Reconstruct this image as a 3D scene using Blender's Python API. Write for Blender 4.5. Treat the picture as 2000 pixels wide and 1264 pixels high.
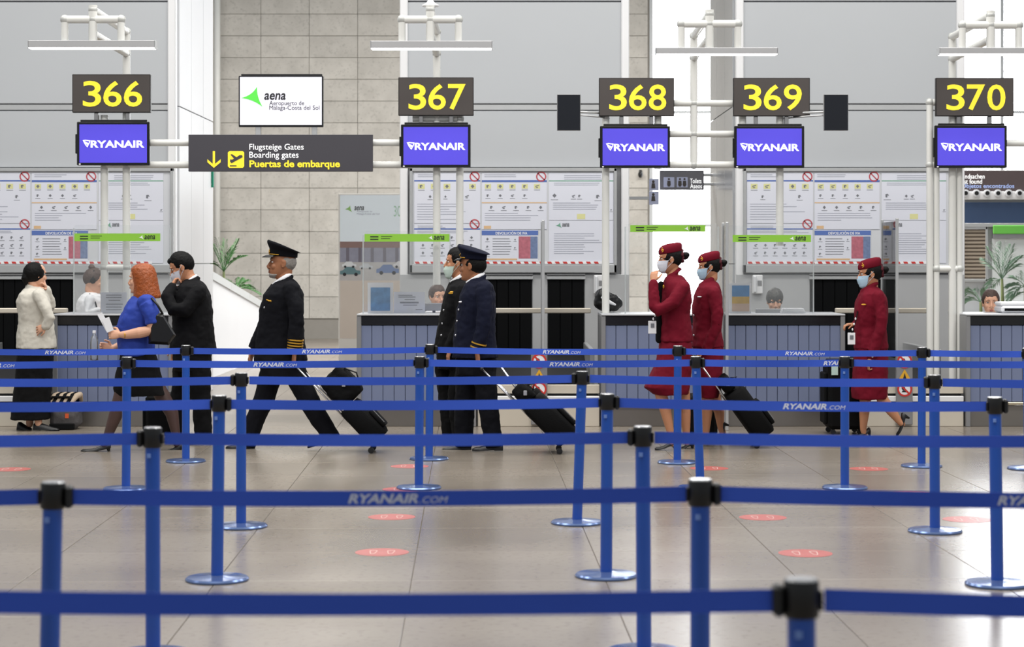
import bpy, math, random
import numpy as np
from mathutils import Vector, Matrix, noise as mnoise

random.seed(7)
for o in list(bpy.data.objects):
    bpy.data.objects.remove(o)
scene = bpy.context.scene
COL = scene.collection

# ------------------------------------------------------------------ camera
F = 70.0 / 36.0 * 2000.0        # focal length in pixels of the 2000x1264 frame
CX, HY, EYE = 1000.0, 508.0, 1.65   # vertical axis, horizon row, eye height
cam_d = bpy.data.cameras.new('camera')
cam = bpy.data.objects.new('camera', cam_d)
COL.objects.link(cam)
cam.location = (0, 0, EYE)
cam.rotation_euler = (math.pi / 2, 0, 0)
cam_d.lens = 70
cam_d.sensor_width = 36
cam_d.shift_y = -(632.0 - HY) / 2000.0
cam_d.clip_end = 300
cam_d.dof.use_dof = True
cam_d.dof.focus_distance = 17.6
cam_d.dof.aperture_fstop = 3.8
scene.camera = cam

# ------------------------------------------------------------------ world, added overhead lights, exposure
w = bpy.data.worlds.new('hall_daylight')
scene.world = w
w.use_nodes = True
w.node_tree.nodes['Background'].inputs[0].default_value = (0.90, 0.96, 1.0, 1)
w.node_tree.nodes['Background'].inputs[1].default_value = 0.40
scene.view_settings.view_transform = 'Standard'
scene.view_settings.look = 'None'
scene.view_settings.gamma = 1
scene.view_settings.use_curve_mapping = False
scene.view_settings.exposure = 0.0

def area_light(name, loc, sx, sy, power, col=(1, 0.97, 0.92), rot=(0, 0, 0)):
    l = bpy.data.lights.new(name, 'AREA')
    l.shape = 'RECTANGLE'; l.size = sx; l.size_y = sy; l.energy = power; l.color = col
    o = bpy.data.objects.new(name, l); COL.objects.link(o)
    o.location = loc; o.rotation_euler = rot
    return o
for k, y in enumerate((7.0, 13.5, 18.5)):
    area_light('added_overhead_light', (0, y, 8.5), 18, 1.6, 820)  # unseen area lights added overhead for top-down shading; no ceiling is built
area_light('added_overhead_light', (0, 32.0, 8.5), 18, 3.0, 2600)  # unseen far light, kept strong to brighten the granite wall and totem

# ------------------------------------------------------------------ helpers
def P(px, py, d):
    """pixel of the photograph at distance d -> world point"""
    return Vector(((px - CX) * d / F, d, EYE - (py - HY) * d / F))
def PX(px, d): return (px - CX) * d / F
def PZ(py, d): return EYE - (py - HY) * d / F
def GD(py): return F * EYE / (py - HY)      # distance of a ground pixel

def lin(c):
    if isinstance(c, str):
        c = tuple(int(c[i:i + 2], 16) / 255 for i in (0, 2, 4))
    return tuple((x / 12.92 if x <= 0.04045 else ((x + 0.055) / 1.055) ** 2.4) for x in c)

MATS = {}
def mat(name, col, rough=0.6, metal=0.0, var=0.06, scale=8.0, bump=0.0, spec=0.5, emit=0.0, bscale=None, sheen=0.0, coat=0.0):
    if name in MATS: return MATS[name]
    m = bpy.data.materials.new(name); m.use_nodes = True
    nt = m.node_tree; b = nt.nodes['Principled BSDF']
    c = lin(col)
    tc = nt.nodes.new('ShaderNodeTexCoord')
    nz = nt.nodes.new('ShaderNodeTexNoise'); nz.inputs['Scale'].default_value = scale; nz.inputs['Detail'].default_value = 3
    nt.links.new(tc.outputs['Object'], nz.inputs['Vector'])
    mx = nt.nodes.new('ShaderNodeMix'); mx.data_type = 'RGBA'
    mx.inputs[6].default_value = tuple(x * (1 - var) for x in c) + (1,)
    mx.inputs[7].default_value = tuple(min(1, x * (1 + var)) for x in c) + (1,)
    nt.links.new(nz.outputs['Fac'], mx.inputs[0])
    nt.links.new(mx.outputs[2], b.inputs['Base Color'])
    b.inputs['Roughness'].default_value = rough
    b.inputs['Metallic'].default_value = metal
    b.inputs['Specular IOR Level'].default_value = spec
    if coat: b.inputs['Coat Weight'].default_value = coat
    if sheen: b.inputs['Sheen Weight'].default_value = sheen
    if emit:
        nt.links.new(mx.outputs[2], b.inputs['Emission Color'])
        b.inputs['Emission Strength'].default_value = emit
    if bump:
        n2 = nt.nodes.new('ShaderNodeTexNoise'); n2.inputs['Scale'].default_value = bscale or scale * 6; n2.inputs['Detail'].default_value = 4
        nt.links.new(tc.outputs['Object'], n2.inputs['Vector'])
        bp = nt.nodes.new('ShaderNodeBump'); bp.inputs['Strength'].default_value = bump; bp.inputs['Distance'].default_value = 0.01
        nt.links.new(n2.outputs['Fac'], bp.inputs['Height'])
        nt.links.new(bp.outputs['Normal'], b.inputs['Normal'])
    MATS[name] = m
    return m

def glassy(name, tint=(0.93, 0.96, 0.97), haze=0.06, rough=0.03):
    if name in MATS: return MATS[name]
    m = bpy.data.materials.new(name); m.use_nodes = True
    nt = m.node_tree; nt.nodes.clear()
    out = nt.nodes.new('ShaderNodeOutputMaterial')
    tr = nt.nodes.new('ShaderNodeBsdfTransparent'); tr.inputs[0].default_value = tint + (1,)
    gl = nt.nodes.new('ShaderNodeBsdfGlossy'); gl.inputs['Roughness'].default_value = rough
    df = nt.nodes.new('ShaderNodeBsdfDiffuse'); df.inputs[0].default_value = (0.9, 0.93, 0.95, 1)
    fr = nt.nodes.new('ShaderNodeFresnel'); fr.inputs[0].default_value = 1.45
    nz = nt.nodes.new('ShaderNodeTexNoise'); nz.inputs['Scale'].default_value = 3
    mr = nt.nodes.new('ShaderNodeMapRange'); mr.inputs[3].default_value = haze * 0.6; mr.inputs[4].default_value = haze * 1.4
    nt.links.new(nz.outputs['Fac'], mr.inputs[0])
    m1 = nt.nodes.new('ShaderNodeMixShader'); m2 = nt.nodes.new('ShaderNodeMixShader')
    nt.links.new(mr.outputs[0], m1.inputs[0]); nt.links.new(tr.outputs[0], m1.inputs[1]); nt.links.new(df.outputs[0], m1.inputs[2])
    nt.links.new(fr.outputs[0], m2.inputs[0]); nt.links.new(m1.outputs[0], m2.inputs[1]); nt.links.new(gl.outputs[0], m2.inputs[2])
    nt.links.new(m2.outputs[0], out.inputs[0])
    MATS[name] = m
    return m

def setp(o, label=None, cat=None, group=None, kind=None):
    if label: o['label'] = label
    if cat: o['category'] = cat
    if group: o['group'] = group
    if kind: o['kind'] = kind
    return o

def empty(name, loc, label=None, cat=None, group=None, kind=None):
    o = bpy.data.objects.new(name, None); COL.objects.link(o)
    o.location = loc; o.empty_display_size = 0.1
    return setp(o, label, cat, group, kind)

def org(parent):
    v = Vector((0, 0, 0))
    while parent is not None:
        v = v + parent.location; parent = parent.parent
    return v

class MB:
    """collects geometry in world coordinates; build() links it as ONE mesh object"""
    def __init__(s): s.v = []; s.f = []
    def add(s, vs, fs):
        n = len(s.v); s.v += [tuple(x) for x in vs]; s.f += [tuple(i + n for i in f) for f in fs]; return s
    def box(s, a, b):
        x0, x1 = sorted((a[0], b[0])); y0, y1 = sorted((a[1], b[1])); z0, z1 = sorted((a[2], b[2]))
        return s.add([(x0, y0, z0), (x1, y0, z0), (x1, y1, z0), (x0, y1, z0), (x0, y0, z1), (x1, y0, z1), (x1, y1, z1), (x0, y1, z1)],
                     [(0, 3, 2, 1), (4, 5, 6, 7), (0, 1, 5, 4), (1, 2, 6, 5), (2, 3, 7, 6), (3, 0, 4, 7)])
    def bbox(s, a, b, e=0.006):
        """box with chamfered edges"""
        x0, x1 = sorted((a[0], b[0])); y0, y1 = sorted((a[1], b[1])); z0, z1 = sorted((a[2], b[2]))
        e = min(e, (x1 - x0) / 3, (y1 - y0) / 3, (z1 - z0) / 3)
        def ring(z, i): return [(x0 + i, y0 + e, z), (x0 + e, y0 + i, z), (x1 - e, y0 + i, z), (x1 - i, y0 + e, z), (x1 - i, y1 - e, z), (x1 - e, y1 - i, z), (x0 + e, y1 - i, z), (x0 + i, y1 - e, z)]
        return s.loft([ring(z0, e), ring(z0 + e, 0), ring(z1 - e, 0), ring(z1, e)])
    def pbox(s, px0, px1, py0, py1, d0, d1, bev=0):
        """box whose front face (distance d0) covers the pixel rectangle"""
        a = P(px0, py1, d0); b = P(px1, py0, d0)
        A = (a.x, d0, a.z); B = (b.x, d1, b.z)
        return s.bbox(A, B, bev) if bev else s.box(A, B)
    def quad(s, a, b, c, d): return s.add([a, b, c, d], [(0, 1, 2, 3)])
    def pquad(s, px0, px1, py0, py1, d):
        return s.quad(P(px0, py1, d), P(px1, py1, d), P(px1, py0, d), P(px0, py0, d))
    def ppoly(s, pts, d):
        return s.add([P(x, y, d) for x, y in pts], [tuple(range(len(pts)))])
    def prism(s, pts, dv):
        n = len(pts); pts = [Vector(p) for p in pts]; dv = Vector(dv)
        return s.add(pts + [p + dv for p in pts], [tuple(range(n))[::-1], tuple(range(n, 2 * n))] + [(i, (i + 1) % n, n + (i + 1) % n, n + i) for i in range(n)])
    def loft(s, rings, caps=True):
        n = len(rings[0]); vs = []; fs = []
        for r in rings: vs += list(r)
        for k in range(len(rings) - 1):
            for i in range(n):
                j = (i + 1) % n
                fs.append((k * n + i, k * n + j, (k + 1) * n + j, (k + 1) * n + i))
        if caps:
            fs.append(tuple(range(n))[::-1]); fs.append(tuple((len(rings) - 1) * n + i for i in range(n)))
        return s.add(vs, fs)
    def tube(s, pts, r, n=10, round_ends=False, flat=1.0, up=None):
        pts = [Vector(p) for p in pts]
        rs = list(r) if hasattr(r, '__len__') else [r] * len(pts)
        if round_ends:
            a, b = (pts[0] - pts[1]).normalized(), (pts[-1] - pts[-2]).normalized()
            q0 = [pts[0] + a * rs[0] * math.sin(t) for t in (1.5, 1.0, 0.5)]; k0 = [rs[0] * math.cos(t) for t in (1.5, 1.0, 0.5)]
            q1 = [pts[-1] + b * rs[-1] * math.sin(t) for t in (0.5, 1.0, 1.5)]; k1 = [rs[-1] * math.cos(t) for t in (0.5, 1.0, 1.5)]
            pts = q0 + pts + q1; rs = k0 + rs + k1
        rings = []
        t0 = (pts[1] - pts[0]).normalized()
        ref = Vector(up) if up else (Vector((0, 0, 1)) if abs(t0.z) < 0.9 else Vector((0, 1, 0)))
        nrm = (ref - t0 * ref.dot(t0)).normalized()
        for i, p in enumerate(pts):
            if i == 0: t = t0
            elif i == len(pts) - 1: t = (pts[i] - pts[i - 1]).normalized()
            else: t = ((pts[i + 1] - p).normalized() + (p - pts[i - 1]).normalized()); t = t.normalized() if t.length > 1e-6 else (p - pts[i - 1]).normalized()
            nrm = (nrm - t * nrm.dot(t)); nrm = nrm.normalized() if nrm.length > 1e-6 else t.orthogonal().normalized()
            bn = t.cross(nrm)
            rings.append([p + (nrm * math.cos(a) * flat + bn * math.sin(a)) * rs[i] for a in (2 * math.pi * k / n for k in range(n))])
        return s.loft(rings)
    def cyl(s, p0, p1, r, n=16, r2=None): return s.tube([p0, p1], [r, r if r2 is None else r2], n)
    def lathe(s, prof, c, n=24):
        """prof: (radius, z) pairs from bottom to top around the vertical axis at c"""
        return s.loft([[(c[0] + r * math.cos(a), c[1] + r * math.sin(a), c[2] + z) for a in (2 * math.pi * k / n for k in range(n))] for r, z in prof])
    def ell(s, c, r, M=None, n=14, m=9):
        rings = []
        for k in range(m + 1):
            ph = -math.pi / 2 + math.pi * (0.02 + 0.96 * k / m)
            ring = []
            for i in range(n):
                a = 2 * math.pi * i / n
                v = Vector((r[0] * math.cos(ph) * math.cos(a), r[1] * math.cos(ph) * math.sin(a), r[2] * math.sin(ph)))
                ring.append((M @ v if M else v) + Vector(c))
            rings.append(ring)
        return s.loft(rings)
    def ring(s, c, r0, r1, d=None, n=20):
        """flat ring in the x-z plane (facing the camera side)"""
        vs = []; fs = []
        for i in range(n):
            a = 2 * math.pi * i / n
            vs += [(c[0] + r0 * math.cos(a), c[1], c[2] + r0 * math.sin(a)), (c[0] + r1 * math.cos(a), c[1], c[2] + r1 * math.sin(a))]
        for i in range(n):
            j = (i + 1) % n; fs.append((2 * i, 2 * j, 2 * j + 1, 2 * i + 1))
        return s.add(vs, fs)
    def disc(s, c, r, n=18, rz=None):
        return s.add([(c[0] + r * math.cos(2 * math.pi * i / n), c[1], c[2] + (rz or r) * math.sin(2 * math.pi * i / n)) for i in range(n)], [tuple(range(n))])
    def xf(s, M):
        s.v = [tuple(M @ Vector(p)) for p in s.v]; return s
    def mesh(s, name, o=Vector((0, 0, 0)), smooth=False):
        me = bpy.data.meshes.new(name)
        me.from_pydata([(p[0] - o[0], p[1] - o[1], p[2] - o[2]) for p in s.v], [], s.f)
        if smooth: me.polygons.foreach_set('use_smooth', [True] * len(me.polygons))
        me.update(); return me
    def build(s, name, m, parent=None, smooth=False, loc=None, label=None, cat=None, group=None, kind=None, angle=None):
        """loc: where the object's origin goes (top-level things)"""
        o0 = org(parent) + (Vector(loc) if loc is not None else Vector((0, 0, 0)))
        me = s.mesh(name, o0, smooth)
        if m: me.materials.append(m)
        if angle: me.set_sharp_from_angle(angle=math.radians(angle))
        o = bpy.data.objects.new(name, me); COL.objects.link(o); o.parent = parent
        if loc is not None: o.location = Vector(loc)
        return setp(o, label, cat, group, kind)

def link_copy(o, parent, loc):
    c = o.copy(); COL.objects.link(c); c.parent = parent; c.location = loc; return c

_txt = {}
def text_mesh(body, bold=0.0, shear=0.0, spacing=1.0):
    """outline of a line of type as (verts2d, faces), unit size"""
    k = (body, bold, shear, spacing)
    if k in _txt: return _txt[k]
    cu = bpy.data.curves.new('type', 'FONT'); cu.body = body; cu.size = 1.0
    cu.offset = bold; cu.shear = shear; cu.space_character = spacing; cu.resolution_u = 4
    ob = bpy.data.objects.new('type', cu)
    me = ob.to_mesh()
    vs = [(v.co.x, v.co.y) for v in me.vertices]; fs = [tuple(p.vertices) for p in me.polygons]
    ob.to_mesh_clear(); bpy.data.objects.remove(ob); bpy.data.curves.remove(cu)
    _txt[k] = (vs, fs); return _txt[k]

def text_box(mb, body, p_bl, ux, uz, w, h=None, bold=0.0, shear=0.0, spacing=1.0):
    """type fitted into a box: bottom-left p_bl, directions ux / uz, width w, height h"""
    vs, fs = text_mesh(body, bold, shear, spacing)
    x0 = min(v[0] for v in vs); x1 = max(v[0] for v in vs); y0 = min(v[1] for v in vs); y1 = max(v[1] for v in vs)
    sx = w / (x1 - x0); sy = (h / (y1 - y0)) if h else sx
    ux = Vector(ux); uz = Vector(uz); p = Vector(p_bl)
    mb.add([p + ux * ((x - x0) * sx) + uz * ((y - y0) * sy) for x, y in vs], fs)
    return mb
def ptext(mb, body, px0, px1, py0, py1, d, **k):
    a = P(px0, py1, d); b = P(px1, py0, d)
    return text_box(mb, body, a, (1, 0, 0), (0, 0, 1), b.x - a.x, b.z - a.z, **k)

BAKE = []
def soft(mb, name, m, parent, voxel=0.006, smooth=3, ratio=0.45, label=None):
    """union of overlapping closed shapes grown into one continuous skin"""
    o = mb.build(name, m, parent, label=label)
    r = o.modifiers.new('r', 'REMESH'); r.mode = 'VOXEL'; r.voxel_size = voxel
    if smooth:
        q = o.modifiers.new('s', 'SMOOTH'); q.iterations = smooth; q.factor = 0.5
    if ratio < 1:
        q = o.modifiers.new('d', 'DECIMATE'); q.ratio = ratio
    BAKE.append(o); return o
def bake_all():
    dg = bpy.context.evaluated_depsgraph_get()
    for o in BAKE:
        me = bpy.data.meshes.new_from_object(o.evaluated_get(dg))
        me.polygons.foreach_set('use_smooth', [True] * len(me.polygons))
        o.modifiers.clear(); o.data = me
    BAKE.clear()
# ------------------------------------------------------------------ stone materials (world-space grain)
def stone(name, c1, c2, c3, rough, scale1, scale2, spec=0.5, bump=0.05, rvar=0.0):
    m = bpy.data.materials.new(name); m.use_nodes = True
    nt = m.node_tree; b = nt.nodes['Principled BSDF']
    g = nt.nodes.new('ShaderNodeNewGeometry')
    n1 = nt.nodes.new('ShaderNodeTexNoise'); n1.inputs['Scale'].default_value = scale1; n1.inputs['Detail'].default_value = 5
    n2 = nt.nodes.new('ShaderNodeTexNoise'); n2.inputs['Scale'].default_value = scale2; n2.inputs['Detail'].default_value = 3
    oi = nt.nodes.new('ShaderNodeObjectInfo')
    for n in (n1, n2): nt.links.new(g.outputs['Position'], n.inputs['Vector'])
    m1 = nt.nodes.new('ShaderNodeMix'); m1.data_type = 'RGBA'; m1.inputs[6].default_value = lin(c1) + (1,); m1.inputs[7].default_value = lin(c2) + (1,)
    r1 = nt.nodes.new('ShaderNodeMapRange'); r1.inputs[1].default_value = 0.35; r1.inputs[2].default_value = 0.65
    nt.links.new(n1.outputs['Fac'], r1.inputs[0]); nt.links.new(r1.outputs[0], m1.inputs[0])
    m2 = nt.nodes.new('ShaderNodeMix'); m2.data_type = 'RGBA'; m2.inputs[7].default_value = lin(c3) + (1,)
    r2 = nt.nodes.new('ShaderNodeMapRange'); r2.inputs[1].default_value = 0.55; r2.inputs[2].default_value = 0.72; r2.inputs[4].default_value = 0.6
    nt.links.new(n2.outputs['Fac'], r2.inputs[0]); nt.links.new(r2.outputs[0], m2.inputs[0]); nt.links.new(m1.outputs[2], m2.inputs[6])
    hs = nt.nodes.new('ShaderNodeHueSaturation')
    rr = nt.nodes.new('ShaderNodeMapRange'); rr.inputs[3].default_value = 0.94; rr.inputs[4].default_value = 1.06
    nt.links.new(oi.outputs['Random'], rr.inputs[0]); nt.links.new(rr.outputs[0], hs.inputs['Value'])
    nt.links.new(m2.outputs[2], hs.inputs['Color']); nt.links.new(hs.outputs[0], b.inputs['Base Color'])
    b.inputs['Roughness'].default_value = rough; b.inputs['Specular IOR Level'].default_value = spec
    if rvar:
        q = nt.nodes.new('ShaderNodeMapRange'); q.inputs[3].default_value = rough - rvar; q.inputs[4].default_value = rough + rvar
        nt.links.new(n1.outputs['Fac'], q.inputs[0]); nt.links.new(q.outputs[0], b.inputs['Roughness'])
    if bump:
        bp = nt.nodes.new('ShaderNodeBump'); bp.inputs['Strength'].default_value = bump; bp.inputs['Distance'].default_value = 0.004
        nt.links.new(n2.outputs['Fac'], bp.inputs['Height']); nt.links.new(bp.outputs['Normal'], b.inputs['Normal'])
    MATS[name] = m; return m

M_floor = stone('polished_floor_stone', '80776d', '8d8479', '70675d', 0.25, 0.7, 26, spec=0.6, bump=0.02, rvar=0.06)
M_joint = mat('floor_joint', '6a625a', 0.7)
M_granite = stone('grey_granite', 'bbb7b0', 'c8c4bd', 'a5a19b', 0.45, 3.0, 18, spec=0.4)
M_gjoint = mat('granite_joint', '8f8b85', 0.8)
M_panel = mat('back_panel_laminate', 'bbbec2', 0.22, 0.0, 0.04, 0.6, spec=0.6)
M_panelw = mat('white_lacquer_panel', 'dfe0e4', 0.3, 0.0, 0.03, 0.8)
M_alu = mat('brushed_aluminium', 'c9cacb', 0.35, 0.6, 0.05, 12)
M_alud = mat('dull_aluminium', '9a9a9c', 0.4, 0.55, 0.06, 12)
M_white = mat('white_paint', 'e8e8ea', 0.45, 0, 0.03, 3)
M_tube = mat('white_tube_paint', 'e2e2de', 0.35, 0, 0.03, 6)
M_tubej = mat('tube_joint_casting', 'c4c5c2', 0.4, 0.2, 0.05, 9)
M_black = mat('black_plastic', '121214', 0.4, 0, 0.1, 6)
M_rubber = mat('shaded_rubber_flap', '060709', 0.85, 0, 0.15, 9, spec=.15)  # near black: shade of the baggage opening put into the rubber colour
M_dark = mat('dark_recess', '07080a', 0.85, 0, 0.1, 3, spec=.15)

# ------------------------------------------------------------------ floor with laid slabs
fl = MB().box((-40, -12, -0.2), (40, 60, -0.006)).build('floor', M_joint, kind='structure')
ang = math.radians(1.25); ca, sa = math.cos(ang), math.sin(ang)
t0 = MB(); g = 0.002
t0.loft([[(g, g, -0.02), (1 - g, g, -0.02), (1 - g, 1 - g, -0.02), (g, 1 - g, -0.02)],
         [(g, g, -0.001), (1 - g, g, -0.001), (1 - g, 1 - g, -0.001), (g, 1 - g, -0.001)],
         [(g + .002, g + .002, 0), (1 - g - .002, g + .002, 0), (1 - g - .002, 1 - g - .002, 0), (g + .002, 1 - g - .002, 0)]])
tile_me = t0.mesh('floor_tile'); tile_me.materials.append(M_floor)
ox, oy = -0.30, 0.25
far = MB()
for i in range(-22, 22):
    for j in range(-8, 44):
        # grid turned by 1.25 degrees against the camera axis
        x = ox + i * ca - j * sa; y = oy + i * sa + j * ca
        yy = y + 0.5
        if 3.5 < yy < 22 and abs(x + .5) < yy * 0.257 + 0.75:
            o = bpy.data.objects.new('floor_tile', tile_me); COL.objects.link(o); o.parent = fl
            o.location = (x, y, 0); o.rotation_euler = (0, 0, ang)
        elif yy > -8 and abs(x) < 20:
            cs = [(x + u * ca - v * sa, y + u * sa + v * ca) for u, v in ((g, g), (1 - g, g), (1 - g, 1 - g), (g, 1 - g))]
            far.loft([[(a, b, -0.02) for a, b in cs], [(a, b, 0) for a, b in cs]])
far.build('floor_tile_field', M_floor, fl, kind='stuff')

# ------------------------------------------------------------------ far granite wall
DW = 41.7
wb = MB().box((-14, DW + 0.03, -0.05), (PX(1270, DW), DW + 0.4, 9.5)).build('wall_back', M_gjoint, kind='structure')
tw, th = 94.5 * DW / F, 42.5 * DW / F
gt = MB().bbox((0.004, 0, 0.004), (tw - 0.004, 0.04, th - 0.004), 0.004)
gme = gt.mesh('granite_slab'); gme.materials.append(M_granite)
xs = PX(604, DW); zs = PZ(155, DW)
rest = MB()
for i in range(-9, 8):
    for j in range(-14, 8):
        x = xs + i * tw; z = zs + j * th
        if z < -0.02 or z + th > 9.5 or x < -13.5: continue
        x1 = min(x + tw, PX(1270, DW))
        if x1 - x < 0.05: continue
        px = CX + (x + tw / 2) * F / DW; py = HY - (z + th / 2 - EYE) * F / DW
        vis = (380 < px < 830 and -40 < py < 680) or (1180 < px < 1300 and -40 < py < 640)
        if vis and x1 - x > tw - 0.01:
            o = bpy.data.objects.new('granite_slab', gme); COL.objects.link(o); o.parent = wb; o.location = (x, DW, z)
        elif vis:
            MB().bbox((x + .004, DW, z + .004), (x1, DW + .04, z + th - .004), .004).build('granite_slab', M_granite, wb)
        else:
            rest.box((x + .004, DW, z + .004), (x1 - .004, DW + .04, z + th - .004))
rest.build('granite_slab_field', M_granite, wb, kind='stuff')

# ------------------------------------------------------------------ far glazing, bright with daylight
def window(name, X0, X1, d, z0, z1, pw, ph):
    root = empty(name, (X0, d, 0), kind='structure')
    gm = mat('daylit_glazing', 'f4f8fb', 0.3, 0, 0.02, 0.4, emit=9.0)
    fm = mat('window_frame_grey', 'c3c6c9', 0.5, 0.1, 0.03, 5)
    nx = max(1, round((X1 - X0) / pw)); nz = max(1, round((z1 - z0) / ph))
    dx = (X1 - X0) / nx; dz = (z1 - z0) / nz
    for i in range(nx):
        for j in range(nz):
            MB().box((X0 + i * dx + .02, d + .03, z0 + j * dz + .02), (X0 + (i + 1) * dx - .02, d + .04, z0 + (j + 1) * dz - .02)).build('pane', gm, root)
    for i in range(nx + 1):
        MB().box((X0 + i * dx - .035, d, z0), (X0 + i * dx + .035, d + .06, z1)).build('mullion', fm, root)
    for j in range(nz + 1):
        MB().box((X0, d + .005, z0 + j * dz - .03), (X1, d + .055, z0 + j * dz + .03)).build('transom', fm, root)
    return root
window('window_1', PX(1272, DW), PX(2300, DW), DW, 0.0, 9.5, 1.9, 2.35)

# pale drain pipe on the granite
MB().cyl((PX(420, 41), 41.3, 0), (PX(420, 41), 41.3, 9.3), 0.065, 14).build('trim_1', M_tube, smooth=True, kind='structure')

# ------------------------------------------------------------------ the three blocks behind the desks
DB = 22.6
def block(name, px0, px1, end_side=None):
    X0, X1 = PX(px0, DB), PX(px1, DB)
    r = MB().box((X0 + .02, DB + .06, 0), (X1 - .02, DB + 2.7, 7.0)).build(name, M_alud, kind='structure')
    # upper cladding panels, reveal strip, frame rail
    w_ = (X1 - X0 - 0.14)
    for k, (a, b) in enumerate(((-420, 1), (4, 202))):
        MB().bbox((X0 + .07, DB + .02, PZ(b, DB)), (X1 - .07, DB + .07, PZ(a, DB)), .004).build('cladding_panel', M_panel, r)
    MB().bbox((X0 + .07, DB + .02, PZ(327, DB)), (X1 - .07, DB + .07, PZ(217, DB)), .004).build('cladding_panel', M_panel, r)
    MB().box((X0 + .07, DB + .035, PZ(214, DB)), (X1 - .07, DB + .06, PZ(204, DB))).build('reveal_strip', M_alu, r)
    for X in (X0, X1 - .09):
        MB().bbox((X, DB - .01, 0), (X + .09, DB + .12, 7), .01).build('corner_column', M_white, r)
    if end_side:
        Xe = X1 if end_side > 0 else X0
        ys = [DB + .14, DB + 1.0, DB + 1.9, DB + 2.7]
        for k in range(3):
            for z0, z1 in ((0, 1.6), (1.61, 3.4), (3.41, 7)):
                MB().bbox((Xe - .02, ys[k] + .004, z0), (Xe + .02, ys[k + 1] - .004, z1), .004).build('end_panel', M_panelw if end_side > 0 else M_panel, r)
    return r
bl_l = block('wall_left', -180, 343, 1)
bl_c = block('wall_center', 781, 1229)
bl_r = block('wall_right', 1437, 1884, -1)

# lower zone of each block: lintel, baggage openings with rubber flaps, wall pieces
def opening(root, px0, px1):
    X0, X1 = PX(px0, DB), PX(px1, DB)
    MB().box((X0, DB - .005, 0.35), (X1, DB + .055, PZ(546, DB))).build('opening_shade', M_dark, root)  # shallow black box stands in for the shaded inside of the opening
    n = max(2, round((X1 - X0) / 0.13)); dx = (X1 - X0) / n
    for i in range(n):
        MB().bbox((X0 + i * dx + .004, DB - .03, 0.62), (X0 + (i + 1) * dx - .004, DB - .02, PZ(546, DB)), .003).build('rubber_flap', M_rubber, root)
    MB().bbox((X0 - .02, DB - .05, PZ(546, DB)), (X1 + .02, DB + .05, PZ(540, DB)), .005).build('lintel', M_alu, root)
    MB().bbox((X0 - .02, DB - .03, PZ(538, DB)), (X1 + .02, DB + .05, PZ(534, DB)), .005).build('lintel', M_alud, root)
M_lowwall = mat('lower_wall_grey', 'b3b4b6', 0.45, 0.1, 0.04, 3)
for root, off, spans, walls in (
        (bl_l, 0, [(-170, 141)], [(143, 343)]),
        (bl_c, 0, [(880, 1038), (1071, 1140)], [(781, 879), (1039, 1070), (1141, 1229)]),
        (bl_r, 0, [(1583, 1700), (1716, 1733)], [(1437, 1582), (1701, 1715), (1734, 1884)])):
    for a, b in walls:
        MB().bbox((PX(a, DB) + .003, DB - .012, 0.02), (PX(b, DB) - .003, DB + .06, PZ(536, DB)), .004).build('wall_board', M_lowwall, root)
    for a, b in spans: opening(root, a, b)

# ------------------------------------------------------------------ white parapet falling away beside the left block, with planter
XPAR = -4.2
zp = lambda d: 1.42 - 0.0965 * (d - 27.36)
pp = MB()
a, b = 25.4, 38.0
pp.prism([(XPAR, a, 0), (XPAR, b, 0), (XPAR, b, zp(b)), (XPAR, a, zp(a))], (-0.16, 0, 0))
par = pp.build('wall_parapet', M_panelw, kind='structure')
cp = MB()
ds = [25.4, 27.5, 29.6, 31.7, 33.8, 35.9, 38.0]
for k in range(len(ds) - 1):
    u, v = ds[k] + .004, ds[k + 1] - .004
    MB().prism([(XPAR + .03, u, zp(u)), (XPAR + .03, v, zp(v)), (XPAR + .03, v, zp(v) + .11), (XPAR + .03, u, zp(u) + .11)], (-0.24, 0, 0)).build('coping_stone', mat('coping_granite', 'aeb0b0', .5, 0, .08, 20), par)
MB().box((-7.4, 26.0, 0), (XPAR - .22, 36.0, 0.84)).build('trim_2', mat('planter_soil', '4a4038', .95, 0, .3, 14, bump=.6), kind='structure')
# ------------------------------------------------------------------ check-in desks
DC = 19.7
M_plank = mat('blue_grey_plank', '7882a0', 0.4, 0.1, 0.05, 5)
M_top = mat('black_worktop', '17171b', 0.25, 0, 0.1, 6)
M_steel = mat('brushed_steel_kick', '8d8883', 0.3, 0.7, 0.08, 4)
M_brass = mat('satin_foot_rail', 'c9bda6', 0.3, 0.7, 0.04, 8)
M_cream = mat('cream_metal', 'd8cfc0', 0.4, 0.2, 0.04, 5)

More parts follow.
